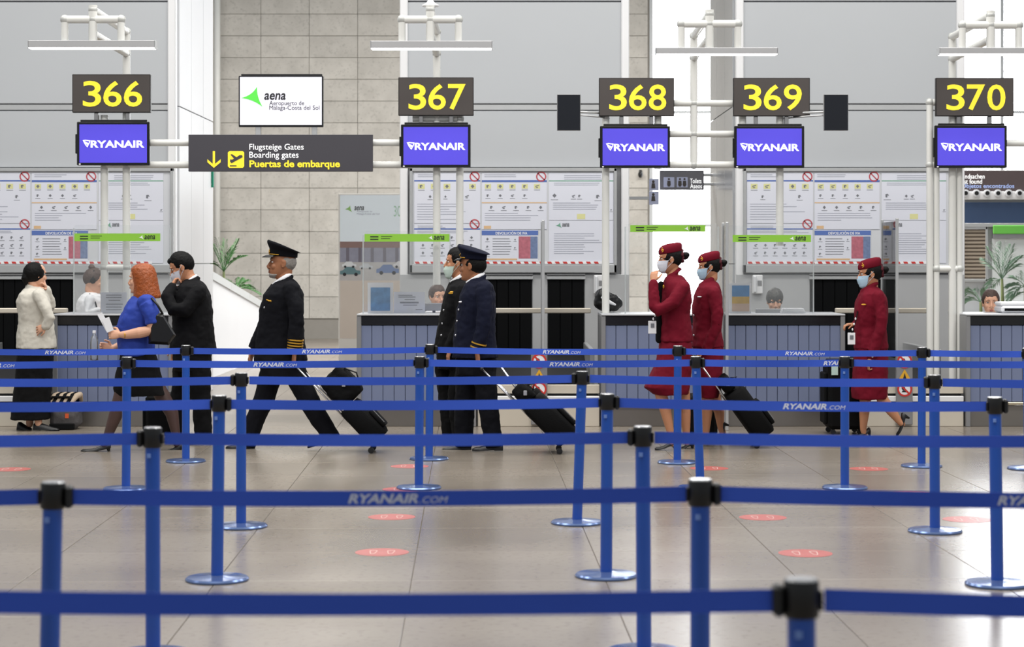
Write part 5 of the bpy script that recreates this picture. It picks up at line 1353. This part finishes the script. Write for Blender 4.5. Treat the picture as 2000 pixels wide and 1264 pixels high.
clerk('clerk with high brown bun and headset behind the desk under the 366 sign', 20.75,
      [(571, 167, 190, .07), (577, 160, 197, .13), (588, 152, 201, .16), (605, 149, 202, .16), (630, 150, 200, .15), (680, 150, 200, .16), (700, 150, 202, .165)], (183, 548), (178, 572, 0), 10, 14, M_hairb, M_shirt,
      [[(176, 585, .15, .055), (170, 612, .2, .05), (192, 606, .16, .035)], [(180, 585, -.15, .055), (185, 612, -.2, .05), (205, 604, -.1, .035)]], M_skin, 1.02, True,
      lambda c: (c.cap_hair(M_hairb), MB().ell((-.05, 0, .125), (.036, .034, .032), n=16, m=12).xf(c.H).build('hair_bun', M_hairb, c.root, smooth=True),
                 MB().tube([(-.01, .09, .0), (-.02, .06, .1), (-.02, -.06, .1), (-.01, -.09, 0)], .006, 6).xf(c.H).build('headset_band', M_blackc, c.root, smooth=True),
                 MB().ell((-.005, -.088, -.004), (.03, .012, .03)).xf(c.H).build('headset_pad', M_blackc, c.root, smooth=True),
                 MB().tube([c.p(175, 574, .1), c.p(186, 590, .14), c.p(190, 604, .15)], .008, 6).build('lanyard', M_navy, c.root, smooth=True)))
clerk('clerk with brown hair tied back peering over the desk under the 367 sign', 20.7,
      [(604, 842, 866, .07), (609, 832, 876, .10), (618, 822, 886, .13), (650, 820, 888, .14), (700, 822, 886, .14)], (854, 580), (853, 604, 0), -62, 4, M_hairb, M_shirt,
      [[(828, 622, .02, .05), (822, 660, .1, .045), (838, 668, .3, .035)], [(880, 622, .02, .05), (886, 660, .1, .045), (870, 668, .3, .035)]], M_skin, 1.0, False,
      lambda c: c.cap_hair(M_hairb, ry=.086))
clerk('clerk with smooth dark hair looking down behind the desk under the 369 sign', 20.7,
      [(612, 1500, 1526, .07), (617, 1490, 1536, .10), (626, 1480, 1546, .13), (660, 1478, 1548, .14), (705, 1480, 1546, .14)], (1513, 588), (1513, 612, 0), -90, 14, M_hairk, M_blackc,
      [[(1486, 630, .02, .05), (1480, 668, .1, .045), (1498, 672, .3, .035)], [(1540, 630, .02, .05), (1546, 668, .1, .045), (1528, 672, .3, .035)]], M_skin, 1.0, False,
      lambda c: c.cap_hair(mat('hair_ash', '4b4a48', .4, 0, .3, 40, bump=.4, bscale=120), .110, .090, .100, (-.012, 0, .036), -44), 'dark_top')
clerk('clerk with brown ponytail and white shirt behind the desk at the right edge', 20.6,
      [(608, 1926, 1946, .07), (613, 1914, 1957, .10), (621, 1904, 1966, .13), (655, 1902, 1968, .14), (705, 1904, 1966, .14)], (1935, 592), (1936, 610, 0), -100, 0, M_hairb, M_shirt,
      [[(1910, 626, .02, .05), (1904, 664, .1, .045), (1922, 672, .3, .035)], [(1960, 626, .02, .05), (1966, 664, .1, .045), (1948, 672, .3, .035)]], M_skin, 1.08, False,
      lambda c: c.cap_hair(M_hairb, ry=.086, extra=lambda k: k.tube([(-.09, .02, 0), (-.10, .06, -.05), (-.07, .085, -.10)], [.03, .03, .015], 8, True)))

# ------------------------------------------------------------------ wheeled cases
M_case = mat('black_nylon_case', '070708', 0.75, 0, 0.25, 14, bump=.3, bscale=90, spec=.15)
M_rod = mat('chrome_rod', 'd0d0d4', 0.2, 0.9, 0.03, 9)
def trolley(label, d, G, W, lat, size=(.50, .36, .21), side=1, bag=None, wheels=True):
    """G: grip pixel, W: wheel contact pixel; the case lies along the line W-G"""
    g, w0 = P(G[0], G[1], d - lat), P(W[0], W[1], d - lat)
    w0.z = .0
    r = empty('trolley_case', (w0.x, d - lat, 0), label, 'suitcase', 'black wheeled cases')
    wr = .026; ax = w0 + Vector((0, 0, wr)); u = (g - ax); L = u.length; u.normalize(); y = Vector((0, 1, 0)); n = u.cross(y)
    if n.z < 0: n = -n
    ln, wd, th = size
    def bx(a0, a1, h0, h1, n0, n1, rnd=.03):
        k = MB(); R = []
        for t, q in ((a0, .88), (a0 + rnd, 1), (a1 - rnd, 1), (a1, .86)):
            cn = (n0 + n1) / 2; hn = (n1 - n0) / 2 * q; hy = (h1 - h0) / 2 * q; ring = []
            for i in range(20):
                a = 2 * math.pi * i / 20; cs, sn = math.cos(a), math.sin(a)
                ring.append(ax + u * t + n * (cn + hn * math.copysign(abs(cs) ** .4, cs)) + y * (hy * math.copysign(abs(sn) ** .4, sn)))
            R.append(ring)
        return k.loft(R)
    bx(.02, ln, -wd / 2, wd / 2, .015, th).build('case_body', M_case, r, smooth=True, angle=50)
    pk = bx(.07, ln * .62, -wd / 2 + .04, wd / 2 - .04, th - .01, th + .035, .02).build('front_pocket', M_case, r, smooth=True, angle=50)
    MB().tube([ax + u * .1 + n * (th + .036) - y * .12, ax + u * (ln * .58) + n * (th + .036) - y * .12], .004, 5).build('zip', M_alud, pk)
    for s in (-1, 1):
        MB().cyl(ax + u * (ln - .1) + y * s * .1 + n * .02, ax + u * L + y * s * .1 + n * .02, .008, 8).build('handle_rod', M_rod, r, smooth=True)
        MB().lathe([(.01, -.012), (wr, -.01), (wr, .01), (.01, .012)], (0, 0, 0), 16).xf(Matrix.Translation(ax + y * s * (wd / 2 - .04)) @ Matrix.Rotation(math.pi / 2, 4, 'X')).build('wheel', M_black, r, smooth=True, angle=40)
    MB().tube([ax + u * L + y * -.13 + n * .02, ax + u * L + y * .13 + n * .02], .016, 10, True).build('grip', M_black, r, smooth=True)
    MB().tube([ax + u * ln + n * (th * .55) - y * .07, ax + u * (ln + .035) + n * (th * .55) - y * .05, ax + u * (ln + .035) + n * (th * .55) + y * .05, ax + u * ln + n * (th * .55) + y * .07], .009, 6).build('carry_handle', M_black, r, smooth=True)
    if bag:
        a0, a1, n1, lab = bag
        rb = empty('travel_bag', ax + u * a0, lab, 'bag', 'bags riding on the cases')
        k = bx(a0, a1, -.15, .15, .05, n1, .06)
        o = soft(k, 'bag_body', M_case, rb, .012, 3, 1.0); wrinkle(o, .03, .09)
        MB().tube([ax + u * (a0 + .05) + n * n1 - y * .1, ax + u * ((a0 + a1) / 2) + n * (n1 + .05) - y * .1, ax + u * (a1 - .05) + n * n1 - y * .1], .008, 6).build('strap', M_leather, rb, smooth=True)
        MB().bbox(ax + u * ((a0 + a1) / 2) + n * (n1 * .7) + Vector((-.015, -.165, -.02)), ax + u * ((a0 + a1) / 2) + n * (n1 * .7) + Vector((.015, -.158, .02)), .002).build('bag_tag', M_silver, rb)
    return r
trolley('black wheeled case pulled by the captain', 17.34, (573, 713), (727, 877), .22, (.41, .36, .21), bag=(.42, .72, .31, 'black backpack strapped on the captain case'))
trolley('black wheeled case pulled by the capped officer', 17.25, (938, 722), (1092, 880), .20, (.46, .38, .24), bag=(.475, .64, .20, 'small black bag riding on the officer case'))
trolley('black wheeled case rolling behind the officer case, belonging to the masked pilot', 17.85, (972, 716), (1078, 868), -.1, (.46, .34, .18))
trolley('black wheeled case pulled by the second crew woman', 17.75, (1352, 698), (1474, 870), .18, (.50, .38, .22), bag=(.515, .66, .16, 'soft black bag riding on the crew case'))
def upright(label, d, px0, px1, py0, lat, grip_py, tag_px=None):
    X0, X1 = PX(px0, d), PX(px1, d); z1 = PZ(py0, d)
    r = empty('trolley_case', ((X0 + X1) / 2, d, 0), label, 'suitcase', 'black wheeled cases')
    y0, y1 = d - .19, d + .19
    MB().bbox((X0, y0, .05), (X1, y1, z1), .035).build('case_body', M_case, r)
    MB().bbox((X0 - .03, y0 + .05, .1), (X0, y1 - .05, z1 - .12), .012).build('front_pocket', M_case, r)
    zg = PZ(grip_py, d)
    for s in (-.1, .1): MB().cyl((X1 - .03, d + s, z1 - .05), (X1 - .03, d + s, zg), .008, 8).build('handle_rod', M_rod, r, smooth=True)
    MB().tube([(X1 - .03, d - .12, zg), (X1 - .03, d + .12, zg)], .014, 8, True).build('grip', M_black, r, smooth=True)
    for x in (X0 + .05, X1 - .05):
        for y in (y0 + .05, y1 - .05): MB().tube([(x, y - .012, .026), (x, y + .012, .026)], .026, 14).build('wheel', M_black, r, smooth=True, angle=40)
    if tag_px: MB().pbox(tag_px[0], tag_px[1], tag_px[2], tag_px[3], y0 - .012, y0 - .006, .002).build('luggage_tag', mat('tag_mint', 'c3dcd4', .5, 0, .05, 9), r)
upright('tall upright black case pushed by the last crew woman', 18.95, 1612, 1684, 702, 0, 640, (1624, 1637, 714, 733))
upright('black case standing behind the second crew woman legs', 18.2, 1344, 1398, 770, 0, 715)
upright('black case standing behind the copper haired woman legs', 18.3, 290, 350, 768, 0, 720)

# ------------------------------------------------------------------ bags on floor and desk, desk top things
d = 19.45
r = empty('holdall', (PX(122, d), d, 0), 'grey black holdall on the floor beside the cardigan woman', 'bag')
k = MB().bbox((PX(101, d), d - .14, 0), (PX(158, d), d + .14, PZ(790, d)), .05); o = soft(k, 'bag_body', mat('holdall_grey', '4a4748', .8, 0, .25, 12, bump=.3), r, .012, 3, 1.0); wrinkle(o, .03, .1)
MB().bbox((PX(103, d), d - .155, .005), (PX(152, d), d - .13, PZ(825, d)), .01).build('base_panel', M_blackc, r)
MB().pbox(127, 134, 808, 817, d - .152, d - .146).build('orange_label', mat('label_orange', 'd0582c', .6), r)
MB().tube([(PX(100, d), d - .12, PZ(790, d)), (PX(108, d), d - .13, PZ(774, d)), (PX(140, d), d - .13, PZ(774, d)), (PX(150, d), d - .12, PZ(790, d))], .012, 6).build('handle', M_blackc, r, smooth=True)
z0 = PZ(790, d) + .01
r = empty('striped_garment', (PX(122, d), d, z0), 'black and beige striped garment lying on the holdall', 'garment')
for i in range(7):
    x = PX(104 + i * 7, d); MB().tube([(x, d - .13, z0 + .02), (x + .03, d - .08, z0 + .075), (x + .05, d + .0, z0 + .085), (x + .04, d + .11, z0 + .02)], [.018, .03, .03, .018], 8, True).build('fold', (mat('garment_beige', 'b8a58f', .85, 0, .1, 20), M_blackc)[i % 2], r, smooth=True)
zt = PZ(615, DC) + .011
def stand(px0, px1, py0, dd, label, m, pic=None, sheets=None, cat='display stand', name='display_stand'):
    X0, X1 = PX(px0, dd), PX(px1, dd); z1 = PZ(py0, dd)
    r = empty(name, ((X0 + X1) / 2, dd, zt), label, cat)
    MB().box((X0, dd - .004, zt), (X1, dd + .004, z1)).build('panel', m, r)
    MB().bbox((X0, dd + .004, zt), (X1, dd + .09, zt + .006), .002).build('foot', M_acr2, r)
    return r, X0, X1, z1
def qx(mb, X0, X1, z0, z1, a, b, c, e, y): return mb.quad((X0 + (X1 - X0) * a, y, z0 + (z1 - z0) * c), (X0 + (X1 - X0) * b, y, z0 + (z1 - z0) * c), (X0 + (X1 - X0) * b, y, z0 + (z1 - z0) * e), (X0 + (X1 - X0) * a, y, z0 + (z1 - z0) * e))
r, X0, X1, z1 = stand(718, 768, 552, DC + .2, 'desk stand with blue wave picture left on the desk under 367', M_pw)
qx(MB(), X0, X1, zt, z1, .12, .88, .08, .84, DC + .194).build('blue_picture', mat('wave_blue', '5f93c4', .5, 0, .6, 14), r)
r, X0, X1, z1 = stand(769, 830, 570, DC + .22, 'white printed notice left of the two officers', M_paper)
k = MB()
for t, a, b in ((.82, .15, .6), (.74, .15, .7), (.62, .35, .68), (.5, .2, .8), (.46, .2, .8), (.36, .3, .75), (.15, .7, .92)): qx(k, X0, X1, zt, z1, a, b, t, t + .03, DC + .214)
k.build('notice_type', M_icon, r, kind='stuff')
r, X0, X1, z1 = stand(197, 248, 571, DC + .16, 'white printed notice between the bun clerk and the redhead', M_paper)
k = MB()
for t, a, b in ((.85, .2, .8), (.74, .2, .8), (.6, .3, .75), (.42, .2, .85), (.28, .2, .8), (.15, .2, .8)): qx(k, X0, X1, zt, z1, a, b, t, t + .03, DC + .154)
k.build('notice_type', M_icon, r, kind='stuff')
r, X0, X1, z1 = stand(1423, 1467, 553, DC + .2, 'desk stand with beach advert on the desk under 369', M_pw)
qx(MB(), X0, X1, zt, z1, .15, .92, .55, .92, DC + .194).build('sky_picture', mat('advert_sky', '4f8fc8', .5, 0, .3, 14), r)
qx(MB(), X0, X1, zt, z1, .15, .92, .32, .55, DC + .194).build('beach_picture', mat('advert_sand', 'd9b04f', .5, 0, .4, 14), r)
qx(MB(), X0, X1, zt, z1, .15, .92, .06, .32, DC + .194).build('text_field', mat('advert_peach', 'd8b9a4', .5, 0, .1, 14), r)
# shoulder bag on desk 368
r = empty('shoulder_bag', (PX(1192, DC), DC + .58, zt), 'black shoulder bag lying on the desk under 368', 'bag')
k = MB().ell((PX(1192, DC), DC + .58, zt + .10), (.14, .12, .10)).ell((PX(1182, DC), DC + .56, zt + .16), (.08, .09, .09)).ell((PX(1205, DC), DC + .58, zt + .09), (.09, .1, .08))
o = soft(k, 'bag_body', M_leather, r, .01, 3, 1.0); wrinkle(o, .03, .07)
MB().tube([(PX(1180, DC), DC + .45, zt + .15), (PX(1192, DC), DC + .445, zt + .11), (PX(1206, DC), DC + .46, zt + .08)], [.012, .022, .01], 8, True).build('white_lining', M_pw, r, smooth=True)
# wall phones
for px0, lab in ((1160, 'white wall phone beside the pole under the 368 sign'), (1470, 'white wall phone behind the dark haired clerk')):
    dd = DB - .03; r = empty('wall_phone', (PX(px0 + 9, dd), dd, PZ(575, dd)), lab, 'telephone', 'white wall phones')
    MB().pbox(px0, px0 + 20, 537, 574, dd - .03, dd + .018, .008).build('phone_base', M_white, r); MB().pbox(px0 + 2, px0 + 8, 539, 572, dd - .07, dd - .031, .012).build('handset', M_panelw, r); MB().pbox(px0 + 10, px0 + 18, 548, 558, dd - .036, dd - .0305, .002).build('keypad', M_alud, r)
# clerks' monitors, printer, papers
def desk_monitor(px0, px1, py0, py1, dd, label):
    r = empty('desk_monitor', (PX((px0 + px1) / 2, dd), dd, zt), label, 'monitor')
    MB().pbox(px0, px1, py0, py1, dd, dd + .04, .006).build('monitor_back', M_alud, r); MB().pbox((px0 + px1) / 2 - 3, (px0 + px1) / 2 + 3, py1 - 2, 614.5, dd + .01, dd + .03, .003).build('stand', M_black, r)
desk_monitor(829, 866, 592, 607, DC + .5, 'low grey monitor before the clerk under 367'); desk_monitor(1476, 1530, 603, 612, DC + .45, 'low black monitor before the dark haired clerk')
r = empty('paper_stack', (PX(1552, DC), DC + .3, zt), 'white paper sheets on the desk right of the dark haired clerk', 'papers')
for i in range(4): MB().box((PX(1534 + i, DC), DC + .2 + i * .01, zt + .012 * i), (PX(1580 - i, DC), DC + .42, zt + .012 * i + .010)).build('sheet', M_pw, r)
r = empty('label_printer', (PX(1985, DC), DC + .45, zt), 'white label printer on the desk at the right edge', 'printer')
MB().bbox((PX(1956, DC + .3), DC + .3, zt), (PX(2030, DC), DC + .62, zt + .07), .02).build('printer_body', M_panelw, r); MB().bbox((PX(1962, DC + .3), DC + .29, zt + .02), (PX(2020, DC), DC + .3, zt + .045), .003).build('paper_slot', M_dark, r); MB().bbox((PX(1956, DC + .3), DC + .32, zt + .071), (PX(2030, DC), DC + .6, zt + .11), .02).build('printer_lid', M_white, r)
# ------------------------------------------------------------------ queue barrier posts with retractable belts
M_pole = mat('post_blue_paint', '174eac', 0.2, 0.0, 0.08, 6, coat=.3)
M_strap = mat('belt_blue_webbing', '2f56c8', 0.7, 0, 0.06, 4, bump=.15, bscale=300)
M_head = mat('post_head_black', '0c0c0e', 0.4, 0, 0.1, 8)
M_topcap = mat('post_cap_reflection', 'b9b9bb', 0.25, 0.7, 0.04, 8)  # pale tone stands for the white reflection on top of the head
M_base = mat('base_cover_gloss_blue', '6a80b0', 0.2, 0.6, 0.08, 6)  # grey-blue tone carries the glossy reflection on the base top
M_letter = mat('belt_lettering', 'd4d9ea', 0.7, 0, 0.03, 6)
PH = 0.951          # post height in metres
def top_d(py): return F * (EYE - PH) / (py - HY)
# per row: (x of head, y of top, x where it meets the floor)
ROWS = [
    [(-118, 676, -118), (363, 675, 363), (840, 673, 838), (1324, 676, 1323), (1801, 679, 1800), (2006, 681, 2008)],
    [(-330, 700, -330), (248, 698, 246), (820, 697, 818), (1359, 697, 1368), (1650, 697, 1650), (2190, 699, 2190)],
    [(-200, 732, -200), (471, 729, 471), (1137, 726, 1127), (1825, 733, 1826), (2480, 736, 2480)],
    [(-330, 777, -330), (428, 773, 424), (1186, 770, 1184), (1943, 777, 1948)],
    [(-640, 841, -640), (298, 836, 299), (1255, 834, 1258), (2210, 840, 2210)],
    [(-1160, 950, -1160), (104, 943, 92), (1368, 938, 1367), (2640, 951, 2640)],
    [(-260, 1133, -260), (1565, 1133, 1568), (3390, 1160, 3390)],
]
# printed lettering on the belts: row -> list of (x0, x1) in pixels, .COM included
PRINT = {0: [(88, 167), (590, 668), (1060, 1134), (1534, 1610)], 1: [(-58, 28), (495, 580), (1073, 1158), (1608, 1690)], 3: [(1530, 1650)], 5: [(680, 875), (1950, 2140)]}
RANK = ['farthest', 'second farthest', 'third farthest', 'middle', 'third nearest', 'second nearest', 'nearest']
ORD = ['first', 'second', 'third', 'fourth', 'fifth', 'sixth']
CASS = {(0, 1): 1, (2, 1): -1, (2, 2): -1, (2, 3): -1, (4, 1): -1, (4, 2): -1, (6, 1): -1}
def barrier(row, i, n_vis):
    x, yt, xb = ROWS[row][i]; d = top_d(yt); top = P(x, yt, d); fl_ = Vector((PX(xb, d), d, 0)); top.z = PH
    lean = top - fl_
    vis = -60 < x < 2060
    lab = 'blue queue barrier post, %s post of the %s row' % (ORD[n_vis], RANK[row]) if vis else ('blue queue barrier whose belt enters from the left edge in the %s row' if x < 0 else 'blue queue barrier post beyond the right edge ending the %s row') % RANK[row]
    r = empty('queue_barrier_post', fl_, lab, 'barrier post', 'blue queue barrier posts')
    MB().lathe([(.16, 0), (.163, .004), (.163, .010), (.155, .018), (.06, .024), (.045, .028)], fl_, 40).build('base_plate', M_base, r, smooth=True, angle=30)
    MB().tube([fl_ + lean * .026, fl_ + lean * .93], .0315, 24).build('pole', M_pole, r, smooth=True, angle=40)
    a, b = fl_ + lean * .915, fl_ + lean
    MB().tube([a, a.lerp(b, .05), a.lerp(b, .95), b], [.036, .039, .039, .037], 24).build('head', M_head, r, smooth=True, angle=40)
    MB().tube([b, b + Vector((0, 0, .004))], [.0365, .034], 24).build('top_cap', M_topcap, r, smooth=True, angle=40)
    s = CASS.get((row, i), 1); c = a.lerp(b, .45)
    MB().bbox((c.x + s * .038, d - .024, c.z - .034), (c.x + s * .064, d + .024, c.z + .036), .008).build('belt_cassette', M_head, r)
    MB().bbox((c.x - s * .046, d - .014, c.z - .022), (c.x - s * .037, d + .014, c.z + .022), .003).build('belt_clip', M_head, r)
    MB().tube([fl_ + lean * .872 + Vector((-.010, -.0318, 0)), fl_ + lean * .89 + Vector((-.010, -.0318, 0))], [.008, .008], 8).build('sticker', mat('post_sticker_pale', '6f8fd0', .6), r)
    return r, c, d
nodes = []
for ri, row in enumerate(ROWS):
    prev = None; nv = 0; parts = []
    for i, q in enumerate(row):
        r, c, d = barrier(ri, i, nv)
        if -60 < q[0] < 2060: nv += 1
        parts.append((r, c, d, q))
    for k in range(len(parts) - 1):
        (r, c0, d0, q0), (_, c1, d1, q1) = parts[k], parts[k + 1]
        A = Vector((c0.x + .05, d0, c0.z)); B = Vector((c1.x - .042, d1, c1.z)); h = .025
        L = (B - A).length; u = (B - A).normalized(); sag = .010 * L / 2
        # webbing: thin ribbon with a slight sag and a gentle twist
        n = 24; front, back = [], []
        def at(t): return A.lerp(B, t) + Vector((0, 0, -4 * sag * t * (1 - t)))
        nrm = Vector((u.y, -u.x, 0)).normalized()       # towards the camera
        if nrm.y > 0: nrm = -nrm
        mb = MB(); vs = []; fs = []
        for j in range(n + 1):
            p = at(j / n); tw = .10 * math.sin(j / n * math.pi * 2 + ri * 1.7 + k)
            upv = (Vector((0, 0, 1)) + nrm * tw).normalized()
            for o_ in (nrm * .0007, -nrm * .0007):
                vs += [p + o_ - upv * h, p + o_ + upv * h]
        for j in range(n):
            a = j * 4; b = a + 4
            fs += [(a, b, b + 1, a + 1), (a + 2, a + 3, b + 3, b + 2), (a + 1, b + 1, b + 3, a + 3), (a, a + 2, b + 2, b)]
        mb.add(vs, fs); belt = mb.build('belt', M_strap, r, smooth=False)
        for (x0, x1) in PRINT.get(ri, []):
            xm = (x0 + x1) / 2
            if not (q0[0] < xm < q1[0]): continue
            dm = d0 + (d1 - d0) * (xm - q0[0]) / (q1[0] - q0[0])
            X0, X1 = PX(x0, dm), PX(x1, dm); W_ = X1 - X0
            for body, f0, f1, hh, bold, lo in (('RYANAIR', 0, .70, .030, .03, -.015), ('.COM', .715, 1, .021, 0.0, -.015)):
                vs2, fs2 = text_mesh(body, bold, .25)
                a0 = min(v[0] for v in vs2); a1 = max(v[0] for v in vs2); b0 = min(v[1] for v in vs2); b1 = max(v[1] for v in vs2); out = []
                for (vx, vy) in vs2:
                    X = X0 + W_ * (f0 + (f1 - f0) * (vx - a0) / (a1 - a0)); t = (X - A.x) / (B.x - A.x); p = at(max(0, min(1, t))); tw = .10 * math.sin(t * math.pi * 2 + ri * 1.7 + k); upv = (Vector((0, 0, 1)) + nrm * tw).normalized()
                    out.append(p + nrm * .0022 + upv * (lo + hh * (vy - b0) / (b1 - b0)))
                MB().add(out, fs2).build('belt_lettering', M_letter, belt, kind='stuff')

# ------------------------------------------------------------------ red distance stickers on the floor
M_stk = mat('sticker_red', 'b5605a', 0.35, 0, 0.08, 8)
M_stkw = mat('sticker_print', 'd9bdb6', 0.4, 0, 0.05, 8)
STK = [(746, 1079, 'nearest disc of the centre line'), (765, 1010, 'second disc of the centre line'), (788, 956, 'third disc of the centre line, beside a post base'), (800, 911, 'farthest disc of the centre line'),
       (1573, 1081, 'nearest disc on the right side'), (1490, 1011, 'second disc on the right side'), (1435, 961, 'third disc on the right side, under a belt'), (1385, 915, 'farthest disc right of the crew case post'),
       (1697, 916, 'farthest disc by the last crew woman'), (1781, 964, 'disc left of the rightmost post pair'), (1888, 1015, 'faint disc near the right edge'), (22, 917, 'disc at the left edge')]
for px, py, lab in STK:
    dd = GD(py); X = PX(px, dd)
    r = empty('floor_sticker', (X, dd, 0), 'red round floor sticker with footprints, ' + lab, 'floor sticker', 'red distance stickers')
    MB().lathe([(.152, .0002), (.152, .0012)], (X, dd, 0), 36).build('disc', M_stk, r)
    for s in (-1, 1):
        k = MB(); pts = []
        for j in range(14):
            t = 2 * math.pi * j / 14; yy = .075 * math.sin(t); wdt = .026 + .008 * math.sin(t) - .007 * math.cos(2 * t)
            pts.append((X + s * .05 + wdt * math.cos(t), dd + yy, .002))
        inn = [(X + s * .05 + (p[0] - X - s * .05) * .72, dd + (p[1] - dd) * .82, .002) for p in pts]
        k.add(pts + inn, [(j, (j + 1) % 14, 14 + (j + 1) % 14, 14 + j) for j in range(14)]).build('footprint', M_stkw, r)
bake_all()
